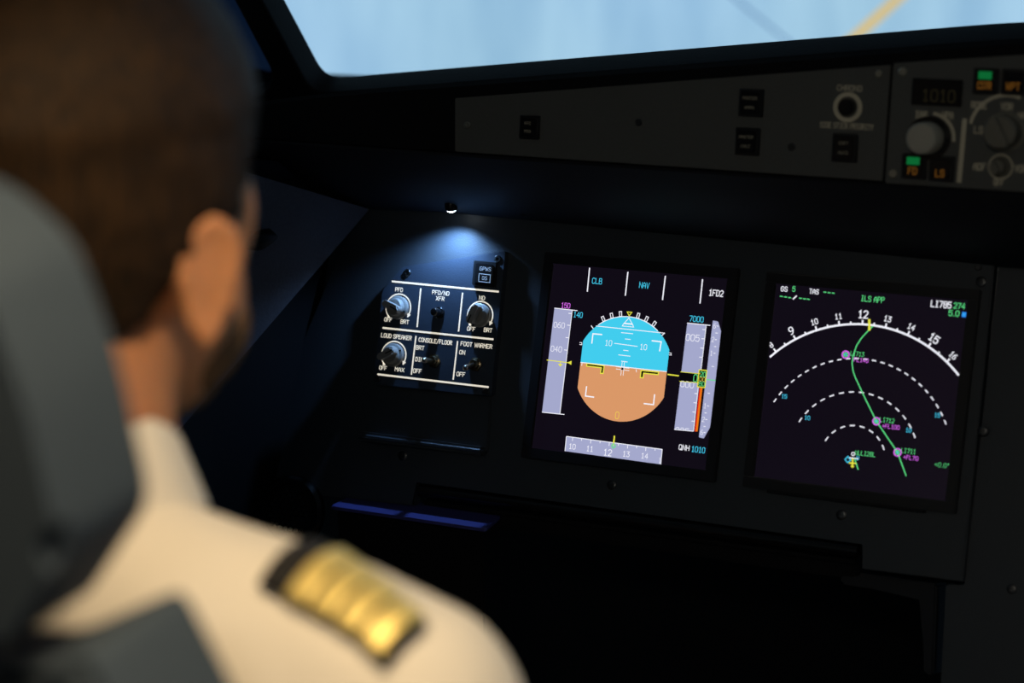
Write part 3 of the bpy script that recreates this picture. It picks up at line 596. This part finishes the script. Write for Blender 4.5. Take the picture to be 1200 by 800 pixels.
def ndm(b):
    for x, y in ((323, 281), (419, 489), (485, 586)): b.stroke(PAN, arcpts(*D3(x, y), 11 * Q3, 0, 360, 20), 3.4 * Q3, Z2)
    b.text(PAN, 'FL140', *D3(371, 298), 13 * Q3, 46 * Q3, Z1, bold=.015); b.text(PAN, '+FL100', *D3(464, 506), 13 * Q3, 54 * Q3, Z1, bold=.015); b.text(PAN, '+FL70', *D3(526, 603), 13 * Q3, 46 * Q3, Z1, bold=.015)
part('magenta_symbols', 'magenta', ns, ndm)
def ndc(b):
    for t, x, y in (('15', 131, 411), ('10', 203, 478), ('15', 609, 470), ('10', 519, 517)): b.text(PAN, t, *D3(x, y), 13 * Q3, 18 * Q3, Z1, bold=.02)
    for x, y in ((323, 281), (419, 489), (485, 586)): b.stroke(PAN, arcpts(*D3(x, y), 2.4 * Q3, 0, 360, 10), 2 * Q3, Z3)
    b.stroke(PAN, [D3(330, 599), D3(321, 608), D3(329, 618), D3(339, 610)], 3 * Q3, Z2, True); b.text(PAN, 'D', *D3(361, 604), 12 * Q3, 9 * Q3, Z2, bold=.02)
part('cyan_symbols', 'cyan', ns, ndc)
def ndy(b):
    b.stroke(PAN, [D3(397, 170), D3(397, 206)], 7 * Q3, Z3); b.stroke(PAN, [D3(345, 604), D3(344, 634)], 5 * Q3, Z3); b.stroke(PAN, [D3(333, 619), D3(356, 621)], 4 * Q3, Z3); b.stroke(PAN, [D3(339, 629), D3(350, 630)], 3 * Q3, Z3)
part('yellow_symbols', 'yellow', ns, ndy)
def ndb(b):
    q = D3(693, 156); b.box(PAN, q[0], q[1], 14 * Q3, 15 * Q3, Z1 - .0001, Z1)
part('blue_marker', 'blue', ns, ndb)
b = MB(); b.text(PAN, 'N', *D3(692, 156), 11 * Q3, 8 * Q3, Z2, bold=.02); b.build('marker_letter', 'cyan', ns)

# ------------------------------------------------------------------ glareshield instruments
ZG = .003
def GQ(px, py): return G.hit(px, py, ZG)
GPX = (V(GQ(900, 150)) - V(GQ(800, 150))).length / 100                 # metres per pixel on the glareshield face
def Z5(x, y): return GQ(500 + x / 2.143, 50 + y / 2.143)
def E4(x, y): return GQ(1030 + x / 4.21, 50 + y / 4.21)
gp = thing('warning_light_plate', 'long grey tapering plate with four square lights on the glareshield', 'control panel', G.p(*GQ(790, 205), .001))
b = MB(); b.prism(G, [GQ(*q) for q in ((533, 115), (1043.5, 76), (1034, 212), (533, 177.5))], 0, ZG, .0006, 2); b.build('plate', 'glare_plate', gp, True)
def sq_button(cx, cy, parent, w, h, words, mm='lettering_dim', size=3.2):
    b = MB(); b.box(G, cx, cy, w, h, ZG, ZG + .003, .0006, 1); bb = b.build('push_button', 'button', parent, True)
    b = MB(); b.box(G, cx, cy, w * .78, h * .78, ZG + .0025, ZG + .0055, .0008, 2); b.build('button_cap', 'gloss_black', bb, True)
    for i, (t, m) in enumerate(words):
        b = MB(True); yy = cy + h * (.17 if i == 0 else -.17) if len(words) > 1 else cy
        b.text(G, t, cx, yy, size * GPX, min(w * .62, len(t) * size * GPX * .85), ZG + .0057, bold=.01); letter(b, m, bb)
    return bb
sq_button(*Z5(261, 212), gp, 25 * GPX, 27 * GPX, (('ATC', 'lettering_dim'), ('MSG', 'lettering_dim')))
sq_button(*Z5(817, 151), gp, 28 * GPX, 30 * GPX, (('MASTER', 'lettering_dim'), ('WARN', 'lettering_dim')))
sq_button(*Z5(808, 248), gp, 28 * GPX, 30 * GPX, (('MASTER', 'lettering_dim'), ('CAUT', 'lettering_dim')))
sq_button(*Z5(1052, 264), gp, 28 * GPX, 30 * GPX, (('CAPT', 'lettering_dim'), ('AUTO', 'lettering_dim')))
u, v = Z5(1058, 162)
b = MB(); b.lathe(G, u, v, [(11.5 * GPX, ZG), (16 * GPX, ZG), (16 * GPX, ZG + .0012), (11.5 * GPX, ZG + .0012), (11.5 * GPX, ZG)], 32); b.build('ring', 'lettering_dim', gp, True, label='cream printed ring around round push button')
b = MB(); b.lathe(G, u, v, [(0, ZG), (9 * GPX, ZG), (9 * GPX, ZG + .006), (8 * GPX, ZG + .007), (0, ZG + .0068)], 28); b.build('round_button', 'gloss_black', gp, True)
for t, x, y, w in (('CHRONO', 1062, 114, 28), ('SIDE STICK PRIORITY', 1055, 209, 60)):
    b = MB(True); b.text(G, t, *Z5(x, y), 6.5 * GPX, w * GPX, ZG + .0002, bold=.03); letter(b, 'lettering_dim', gp)
for x, y, m in ((102, 207, 'screw_pale'), (532, 200, 'screw'), (917, 262, 'screw'), (1136, 78, 'screw_pale')): screw(G, *Z5(x, y), ZG, .0030, gp, m)

ef = thing('radar_range_control_plate', 'grey glareshield plate with cream knobs, green and amber lit buttons', 'control panel', G.p(*GQ(1180, 225), .001))
b = MB(); b.prism(G, [GQ(*q) for q in ((1047, 74), (1200, 64), (1420, 53), (1420, 239), (1037, 214.5))], 0, ZG, .0006, 2); b.build('plate', 'glare_plate', ef, True)
cx_, cy_ = E4(288, 245)
b = MB(); b.box(G, cx_, cy_, 54 * GPX, 28 * GPX, ZG, ZG + .002, .0006, 1); dw = b.build('readout_window', 'gloss_black', ef, True)
b = MB(True); b.text(G, '1010', *E4(298, 262), 13 * GPX, 36 * GPX, ZG + .0022, bold=.01); letter(b, 'lcd', dw)
gd = 'lamp_green'; am = 'lamp_amber'
for x, y, w1, w2, m1, m2 in ((531, 190, '', 'CSTR', gd, am), (672, 195, '', 'WPT', None, am), (177, 610, '', 'FD', gd, am), (312, 622, '', 'LS', None, am)):
    q = E4(x, y); bb = sq_button(*q, ef, 27 * GPX, 27 * GPX, ())
    b = MB(True); b.text(G, w2, q[0], q[1] - 4.5 * GPX, 8 * GPX, (15 if len(w2) > 2 else 10) * GPX, ZG + .0057, bold=.03); letter(b, m2, bb)
    if m1:
        b = MB(); b.box(G, q[0], q[1] + 6 * GPX, 14 * GPX, 8 * GPX, ZG + .005, ZG + .0058, .0003, 1); b.build('indicator_light', m1, bb, label='green lit bar')
def big_knob(x, y, r, hh, parent, m, bar=True):
    b = MB(); b.lathe(G, x, y, [(0, ZG), (r * 1.12, ZG), (r * 1.12, ZG + .002), (r * .95, ZG + .003), (r * .92, ZG + hh), (r * .82, ZG + hh + .0015), (0, ZG + hh + .0017)], 36); k = b.build('knob', m, parent, True)
    if bar:
        b = MB(); b.box(G.at(x, y).rot(.5), 0, 0, r * .5, r * 1.8, ZG + hh, ZG + hh + .007, .0015, 2); b.build('grip', 'knob_dark', k, True)
    return k
u, v = E4(250, 470); big_knob(u, v, 18 * GPX, .022, ef, 'knob_cream', False)
b = MB(); b.lathe(G, u, v, [(0, ZG), (23 * GPX, ZG), (23 * GPX, ZG + .004), (0, ZG + .004)], 32); b.build('knob_skirt', 'gloss_black', ef, True)
u2, v2 = E4(625, 440); big_knob(u2, v2, 19 * GPX, .018, ef, 'knob_dark')
u3, v3 = E4(600, 612); big_knob(u3, v3, 9 * GPX, .012, ef, 'knob_dark')
b = MB(); b.stroke(G, arcpts(u3, v3, 12.5 * GPX, 0, 360, 30), 1.6 * GPX, ZG + .0002); b.build('dial_ring', 'lettering_dim', ef)
b = MB(); b.stroke(G, arcpts(u2, v2, 38 * GPX, -80, 20, 24), 3.5 * GPX, ZG + .0002); b.build('dial_arc', 'lettering_dim', ef)
b = MB(); b.stroke(G, arcpts(u, v, 26 * GPX, 5, 95, 24), 3.5 * GPX, ZG + .0002); b.build('dial_arc', 'lettering_dim', ef)
b = MB(); b.stroke(G, [E4(424, 375), E4(395, 690)], 5 * GPX, ZG + .0002); b.build('divider_line', 'lettering_dim', ef)
for t, x, y, w in (('INHG', 210, 355, 14), ('HPA', 340, 358, 12), ('ROSE', 495, 308, 17), ('VOR', 632, 315, 13), ('LS', 492, 430, 10), ('NAV', 712, 362, 12), ('ADF', 497, 612, 14), ('VOR', 700, 622, 13), ('OFF', 592, 688, 11)):
    b = MB(True); b.text(G, t, *E4(x, y), 8 * GPX, w * GPX, ZG + .0002, bold=.04); letter(b, 'lettering_dim', ef)
for x, y in ((118, 143), (70, 645)): screw(G, *E4(x, y), ZG, .0034, ef, 'screw_pale')

# ------------------------------------------------------------------ map lamp under the glareshield
lp = PAN.p(*P(529, 245, .020), .020)
lamp = thing('spot_lamp', 'tiny bright spot lamp under the glareshield above the switch plate', 'lamp', lp)
LF = Frame(lp, EX, V((0, 1, .12)))
b = MB(); b.lathe(LF, 0, 0, [(0, .014), (.0040, .014), (.0040, .008), (.0055, .006), (.0055, .0005), (.0048, -.0005), (.0040, -.0005), (.0040, .002), (0, .002)], 24); b.build('housing', 'gloss_black', lamp, True)
b = MB(); b.lathe(LF, 0, 0, [(.0042, .0003), (.0038, -.0016), (.0022, -.0026), (0, -.003)], 24); b.build('lens', 'led', lamp, True, label='glowing white lens')
def spot(name, loc, target, watts, col, size, blend, rad, parent=None):
    l = bpy.data.lights.new(name, 'SPOT'); l.energy = watts; l.color = col; l.spot_size = math.radians(size); l.spot_blend = blend; l.shadow_soft_size = rad
    o = bpy.data.objects.new(name, l); COL.objects.link(o); d = (V(target) - V(loc)).normalized()
    o.rotation_euler = d.to_track_quat('-Z', 'Y').to_euler(); o.location = V(loc) - (parent_loc(parent) if parent else V((0, 0, 0)))
    if parent: o.parent = parent
    return o
spot('lamp_light', lp - EY * .006, PAN.p(*P(512, 440), 0), 1.25, (.27, .53, 1), 132, .85, .003, lamp)
b = MB(); c = PAN.p(*P(614, 251, .012), .012); b.lathe(Frame(c, EX, V((0, 1, .12))), 0, 0, [(0, .006), (.0035, .006), (.0035, 0), (0, -.0008)], 16)
tag(b.build('unlit_spot_lamp', 'gloss_black', None, True, loc=c), 'small unlit black lamp stud under the glareshield', 'lamp')

# ------------------------------------------------------------------ below the panel
q0 = PAN.p(*P(405, 582), -.01); q1 = PAN.p(*P(577, 605), -.01)
TB = Frame((q0 + q1) / 2, EX, (0, 1, 0)); wdt = (q1 - q0).length
tr = thing('stowage_box', 'dark box with a flat lit top below the switch plate', 'box', TB.p(0, -.03, -.12))
b = MB(); b.prism(TB, fillet([(-wdt / 2, .01), (wdt / 2, .01), (wdt / 2 + .004, -.030), (-wdt / 2 - .004, -.030)], .004), -.003, 0, .0008, 2); b.build('lid', 'tray_lit_blue', tr, True)
b = MB(); b.prism(TB, [(-wdt / 2 + .001, .008), (wdt / 2 - .001, .008), (wdt / 2 - .001, -.028), (-wdt / 2 + .001, -.028)], -.12, -.0032, .002, 2); b.build('body', 'black', tr, True)
tb = thing('sliding_table', 'glossy black edge of table stowed in slot under instrument panel', 'table', PAN.p(*P(750, 612), -.02))
a0 = PAN.p(*PAN.hit(492, 574, -.010), -.010); a1 = PAN.p(*PAN.hit(1006, 645, -.010), -.010)
b = MB(); b.tube([a0, a0.lerp(a1, .5), a1], .0055, 16); b.build('edge_rail', 'gloss_black', tb, True)
b = MB(); RF = Frame((a0 + a1) / 2 + V((0, .01, -.018)), a1 - a0, (0, 1, 0)); L = (a1 - a0).length
b.box(RF, 0, .08, L, .18, -.008, .008, .003, 3); b.build('table_top', 'black', tb, True)
sk = thing('loudspeaker', 'small round black loudspeaker with perforated grille beside stowage box', 'loudspeaker', PAN.p(*P(340, 598), -.004))
u, v = P(341, 600); SF = PAN.at(u, v, -.004)
b = MB(); b.lathe(SF, 0, 0, [(0, .0), (.033, 0), (.033, .006), (.030, .009), (.026, .0085), (.025, .006), (0, .0055)], 36); b.build('rim', 'gloss_black', sk, True)
hole = None
for i in range(-4, 5):
    for j in range(-4, 5):
        x = (i + (j % 2) * .5) * .0056; y = j * .0049
        if math.hypot(x, y) < .0225:
            if hole is None:
                b = MB(); b.lathe(SF.at(0, 0, .0055), 0, 0, [(0, -.0004), (.0016, -.0004), (.0018, .0004), (.0012, .0005), (0, .0002)], 10); hole = b.build('grille_stud', 'screw', sk, True); base = hole
                hole.location = SF.x * x + SF.y * y
            else:
                h2 = base.copy(); COL.objects.link(h2); h2.parent = sk; h2.location = SF.x * x + SF.y * y
cs = thing('footwell_bracket', 'dark bracket under the instrument panel beside the centre panel', 'bracket', PAN.p(*P(1060, 720), -.03))
b = MB(); b.prism(PAN, [PAN.hit(*q, -.02) for q in ((985, 668), (1098, 684), (1094, 790), (1082, 790), (1080, 700), (985, 684))], -.06, -.02, .002, 2); b.build('bracket_plate', 'lip_blue', cs, True)

# ------------------------------------------------------------------ the pilot
EAR = at_depth(246, 326, 1.09)
HC = EAR - V((.080, -.008, 0))                         # head centre at ear level; x right, y forward, z up
def W(x, y, z): return HC + V((x, y, z))
pilot = thing('person', 'person in cream uniform shirt with gold striped shoulder boards, seated', 'person', V((HC.x, HC.y - .1, HC.z - .80)))
def remesh(b, voxel, smooth=6, fac=.5):
    me = bpy.data.meshes.new('t'); b.bm.to_mesh(me); b.bm.free(); ob = bpy.data.objects.new('t', me); COL.objects.link(ob)
    r = ob.modifiers.new('r', 'REMESH'); r.mode = 'VOXEL'; r.voxel_size = voxel
    sm = ob.modifiers.new('s', 'SMOOTH'); sm.iterations = smooth; sm.factor = fac
    dg = bpy.context.evaluated_depsgraph_get(); dg.update(); m2 = bpy.data.meshes.new_from_object(ob.evaluated_get(dg)); bpy.data.objects.remove(ob); bpy.data.meshes.remove(me)
    o = MB(); o.bm.from_mesh(m2); bpy.data.meshes.remove(m2); return o
def caps(b, a, c, r0, r1): b.capsule(W(*a), W(*c), r0, r1)
def ell(b, c, r, rot=None): b.ellipsoid(W(*c), r, rot)
def rx_(d): return Matrix.Rotation(math.radians(d), 3, 'X')
SH = (.206, -.060, -.190); EL = (.265, -.020, -.460); WR = (.150, .190, -.575)
def mir(p, s): return (p[0] * s, p[1], p[2])
b = MB()
ell(b, (0, -.006, .050), (.080, .098, .102)); ell(b, (0, .030, -.024), (.063, .066, .070)); ell(b, (0, .058, -.066), (.034, .032, .030)); ell(b, (0, .045, .020), (.066, .055, .062))
caps(b, (0, .098, .012), (0, .112, -.022), .008, .013); ell(b, (0, .086, -.056), (.024, .014, .012)); caps(b, (-.03, .088, .030), (.03, .088, .030), .010, .010)
caps(b, (0, -.045, -.16), (0, -.022, -.01), .062, .057)
for s_ in (-1, 1):
    rot = Matrix.Rotation(math.radians(-24 * s_), 3, 'Z') @ rx_(-10)                # ear: plate, rim, lobe
    c = V((.081 * s_, -.012, .002))
    b.ellipsoid(HC + c, (.0048, .0145, .027), rot)
    ring = [HC + c + rot @ V((.003 * s_, .0165 * math.cos(t) * (1.05 if math.sin(t) > 0 else .8), .028 * math.sin(t))) for t in [i * 2 * math.pi / 24 for i in range(24)]]
    b.tube(ring, .0044, 8, True); b.ellipsoid(HC + c + rot @ V((.002 * s_, .003, -.029)), (.005, .009, .009))
    b.ellipsoid(HC + V((.072 * s_, .0, 0)), (.012, .014, .022))
    caps(b, (.03 * s_, -.055, -.18), mir(SH, s_), .046, .046); caps(b, mir(SH, s_), mir(EL, s_), .048, .037); caps(b, mir(EL, s_), mir(WR, s_), .037, .026)
    h0 = V(mir(WR, s_)); kn = h0 + V((-.012 * s_, .085, -.004)); b.capsule(HC + h0, HC + kn, .024, .022); side = V((1, .12, 0))
    for k, (off, L_) in enumerate(((-.030, .072), (-.010, .080), (.010, .075), (.030, .060))):
        f0 = kn + V((off, .004 - abs(off) * .15, 0)); f1 = f0 + V((off * .12, L_ * .5, .006)); f2 = f1 + V((0, L_ * .38, -.016)); f3 = f2 + V((0, L_ * .16, -.016))
        b.capsule(HC + h0.lerp(kn, .6) + V((off * .7, 0, 0)), HC + f0, .0125, .010, 12); b.capsule(HC + f0, HC + f1, .0098, .0088, 12); b.capsule(HC + f1, HC + f2, .0088, .0080, 12); b.capsule(HC + f2, HC + f3, .0080, .0070, 12)
    t0 = h0 + V((-.020 * s_, .028, 0)); t1 = t0 + V((-.026 * s_, .032, .002)); t2 = t1 + V((-.008 * s_, .030, -.008)); b.capsule(HC + t0, HC + t1, .013, .011, 12); b.capsule(HC + t1, HC + t2, .0105, .0085, 12)
    HP = (.090 * s_, -.090, -.700); KN = (.135 * s_, .340, -.640); AN = (.130 * s_, .560, -1.075); TO = (.140 * s_, .70, -1.16)
    caps(b, HP, KN, .076, .052); caps(b, KN, AN, .050, .034); caps(b, AN, TO, .034, .026)
ell(b, (0, -.065, -.33), (.155, .100, .19)); ell(b, (0, -.095, -.52), (.135, .100, .17)); ell(b, (0, -.10, -.68), (.150, .105, .10)); caps(b, (-.12, -.06, -.22), (.12, -.06, -.22), .048, .048)
body = remesh(b, .0042, 5).build('body', 'skin', pilot, True, auto=False)
# shirt
b = MB()
for s_ in (-1, 1):
    caps(b, (.03 * s_, -.055, -.158), mir(SH, s_), .063, .063); caps(b, mir(SH, s_), mir(EL, s_), .062, .052); caps(b, mir(EL, s_), tuple(V(mir(EL, s_)).lerp(V(mir(WR, s_)), .86)), .052, .040)
    ell(b, (.12 * s_, -.075, -.27), (.085, .085, .12))
ell(b, (0, -.065, -.34), (.172, .118, .20)); ell(b, (0, -.095, -.54), (.160, .120, .19)); caps(b, (-.11, -.062, -.225), (.11, -.062, -.225), .062, .062)
sb = remesh(b, .007, 9); 
for v in sb.bm.verts:
    p = v.co - HC; f = noise.noise(V((p.x * 14, p.y * 14, p.z * 9))) * .0032 + noise.noise(V((p.x * 30 + 3, p.y * 22, p.z * 30))) * .0014; v.co += v.normal * f
shirt = sb.build('shirt', 'shirt', pilot, True, auto=False)
bv = bmesh.new(); bv.from_mesh(shirt.data); pl = parent_loc(pilot)
for v in bv.verts: v.co += pl
bvh = BVHTree.FromBMesh(bv)
# collar
b = MB(); rows = []; N = 40
for i in range(N + 1):
    t = math.radians(28 + (360 - 56) * i / N); s_, c_ = math.sin(t), math.cos(t)       # gap at the front
    fr_ = max(0, c_); zt = -.068 - .030 * fr_; zb = -.110 - .035 * fr_ ** 2
    prof = [(.0585, zb + .01), (.0600, zt), (.0620, zt + .0035), (.0655, zt), (.0800, zb), (.0780, zb - .003)]
    rows.append([W(r * s_, -.036 + r * c_ * 1.03 + (-.02 - z) * -.10, z) for r, z in prof])
ribbon(b, rows); bmesh.ops.recalc_face_normals(b.bm, faces=b.bm.faces)
co = b.build('collar', 'shirt', pilot, True); md = co.modifiers.new('s', 'SOLIDIFY'); md.thickness = .002
# trousers and shoes
b = MB()
ell(b, (0, -.10, -.685), (.168, .122, .115))
for s_ in (-1, 1): caps(b, (.090 * s_, -.090, -.695), (.135 * s_, .340, -.640), .086, .064); caps(b, (.135 * s_, .340, -.640), (.130 * s_, .555, -1.06), .062, .052)
remesh(b, .009, 6).build('trousers', 'trousers', pilot, True, auto=False)
for s_ in (-1, 1):
    b = MB(); caps(b, (.130 * s_, .55, -1.125), (.140 * s_, .72, -1.175), .045, .034); ell(b, (.13 * s_, .54, -1.16), (.038, .05, .035)); remesh(b, .006, 4).build('shoe', 'shoe', pilot, True, auto=False)
# hair: a shell that stands proud of the skull inside the hairline and dives below the skin outside it
b = MB(); hb = bmesh.new(); bmesh.ops.create_uvsphere(hb, u_segments=72, v_segments=48, radius=1)
for v in hb.verts:
    d = v.co.copy(); p = V((d.x * .080, -.006 + d.y * .098, .050 + d.z * .102)); y = p.y
    line = .095 if y > .075 else (.02 + (y - .02) / .055 * .075 if y > .02 else (.015 if y > -.022 else .0 + (y + .022) / .03 * .05))
    line = max(line, -.055)
    k = max(-1, min(1, (p.z - line) / .014)); th = .0095 if d.z > .2 else .0065; th += .012 * max(0, d.z)
    off = (th + noise.noise(d * 9) * .0022) * (k if k > 0 else -k * -.9)
    v.co = HC + p + V((d.x / .080, d.y / .098, d.z / .102)).normalized() * off
b.merge(hb); hair = b.build('hair', 'hair', pilot, True, auto=False)
hb = MB(); hb.ellipsoid(W(0, -.052, -.028), (.047, .039, .044)); hb.build('nape_hair', 'hair', hair, True, auto=False)
# short beard along the jaw
b = MB(); ell(b, (0, .038, -.042), (.0610, .061, .046)); ell(b, (0, .058, -.067), (.036, .034, .031)); remesh(b, .004, 4).build('beard', 'beard', pilot, True, auto=False)
for s_ in (-1, 1):
    b = MB(); ell(b, (.031 * s_, .079, .008), (.012, .012, .012)); b.build('eye', 'knob_cream', pilot, True)
# shoulder boards
def drop(x, y):
    h = bvh.ray_cast(V((x, y, HC.z + .1)), V((0, 0, -1))); return h[0], h[1]
def camhit(px, py): return bvh.ray_cast(CAM, ray(px, py).normalized())[0]
def board(name, quad, s0, s1, t0, t1, lift, m, parent, n=10, mm=8, th=.003):
    top = []; 
    for i in range(n + 1):
        row = []
        for j in range(mm + 1):
            s = s0 + (s1 - s0) * i / n; t = t0 + (t1 - t0) * j / mm
            q = quad[0].lerp(quad[1], s).lerp(quad[3].lerp(quad[2], s), t); h, nn = drop(q.x, q.y); row.append(h + nn * (lift + .003 * math.sin(math.pi * t)))
        top.append(row)
    b = MB(); ribbon(b, top); bmesh.ops.recalc_face_normals(b.bm, faces=b.bm.faces); o = b.build(name, m, parent, True, auto=False)
    md = o.modifiers.new('s', 'SOLIDIFY'); md.thickness = th; md.offset = -1; return o
for s_ in (1, -1):
    qd = [V(((c.x - HC.x) * s_ + HC.x, c.y, 0)) for c in [camhit(*q) for q in ((306, 692), (452, 787), (499, 742), (368, 646))]]
    eb = board('shoulder_board', qd, 0, 1, 0, 1, .006, 'epaulette', pilot, 14, 8, .004)
    for k in range(4): board('gold_stripe', qd, .23 + k * .19, .23 + k * .19 + .158, -.01, 1.01, .0085, 'gold', eb, 5, 8, .002)

# ------------------------------------------------------------------ pilot's seat
SY = HC.y - .255                                            # rear face of the head pad
SFm = Frame((HC.x, SY, HC.z), EX, (0, -.06, 1))             # z points aft, towards the camera
def sp(px, py, z=0): return SFm.hit(px, py, z)
seat = thing('pilot_seat', 'grey upholstered pilot seat with tapered headrest, behind the shirt', 'seat', V((HC.x, HC.y - .05, 0)))
def sym(half):                                              # mirror a right-hand outline about the seat's centre line
    return [(x, y) for x, y in half] + [(-x, y) for x, y in half[::-1]]
hr = [sp(*q, -.045) for q in ((72, 722), (152, 600), (112, 430), (62, 292), (0, 236), (-40, 215))]
hr = [(max(.02, x), y) for x, y in hr]
b = MB(); b.prism(SFm, fillet(sym(hr), .012, 4), -.06, 0, .018, 4); b.build('headrest', 'seat', seat, True)
br = [sp(*q, -.03) for q in ((262, 870), (181, 711), (60, 762))]
x0, y0 = br[0]; br = [(.235, -.78), (.245, -.5), (x0 + .01, y0 - .03), br[0], br[1], br[2], (.05, br[2][1] - .01)]
b = MB(); b.prism(SFm, fillet(sym(br), .008, 3), -.05, .02, .014, 4); b.build('backrest', 'seat', seat, True)
b = MB()
yb = br[5][1]
b.prism(SFm, [(-.06, yb - .06), (.06, yb - .06), (.06, hr[0][1] + .05), (-.06, hr[0][1] + .05)], -.07, -.015, .005, 2); b.build('headrest_post', 'seat_dark', seat, True)
UP = Frame((HC.x, HC.y, 0), EX, (0, 1, 0)); zs = HC.z - .80
b = MB(); b.prism(UP, fillet([(-.25, -.24), (.25, -.24), (.24, .25), (-.24, .25)], .05, 5), zs - .11, zs + .002, .02, 3); b.build('cushion', 'seat', seat, True)
b = MB(); b.box(UP, 0, 0, .34, .36, .06, zs - .11, .01, 2); b.build('pedestal', 'seat_dark', seat, True)
b = MB(); b.box(UP, 0, 0, .44, .5, 0, .06, .01, 2); b.build('base_plate', 'seat_dark', seat, True)

# ------------------------------------------------------------------ ceiling reading lamp, out of the picture above the seat
rl = V((HC.x + .42, HC.y - .42, 1.86))
rd = thing('reading_lamp', 'warm reading lamp in the ceiling above the seat', 'lamp', rl)
b = MB(); b.lathe(Frame(rl, EX, (0, 1, 0)), 0, 0, [(0, 0), (.05, 0), (.05, -.012), (.042, -.02), (.036, -.02), (.034, -.008), (0, -.008)], 32); b.build('housing', 'bezel', rd, True)
b = MB(); b.lathe(Frame(rl, EX, (0, 1, 0)), 0, 0, [(0, -.0085), (.033, -.0085), (.030, -.013), (0, -.016)], 32); b.build('lens', 'warm_led', rd, True)
spot('reading_light', rl - V((0, 0, .03)), W(.12, -.1, -.15), 30, (1, .77, .48), 46, .7, .035, rd)
# unseen fill lamp added in the ceiling behind the camera to brighten the panels
dl = V((.62, -1.95, 1.86)); dm = thing('fill_lamp', 'unseen square fill lamp added in the ceiling behind the camera', 'lamp', dl); DF = Frame(dl, EX, (0, 1, 0))
b = MB(); b.prism(DF, fillet([(-.17, -.12), (.17, -.12), (.17, .12), (-.17, .12)], .03), -.02, 0, .004, 2); b.build('housing', 'bezel', dm, True)
b = MB(); b.prism(DF, fillet([(-.15, -.10), (.15, -.10), (.15, .10), (-.15, .10)], .02), -.024, -.019, .002, 2); b.build('diffuser', 'warm_led', dm, True)
al = bpy.data.lights.new('fill_light', 'AREA'); al.shape = 'RECTANGLE'; al.size = .28; al.size_y = .18; al.energy = 2.8; al.color = (1, .95, .85)
ao = bpy.data.objects.new('fill_light', al); COL.objects.link(ao); ao.parent = dm; ao.location = (0, 0, -.03); ao.rotation_euler = (math.radians(38), 0, 0)
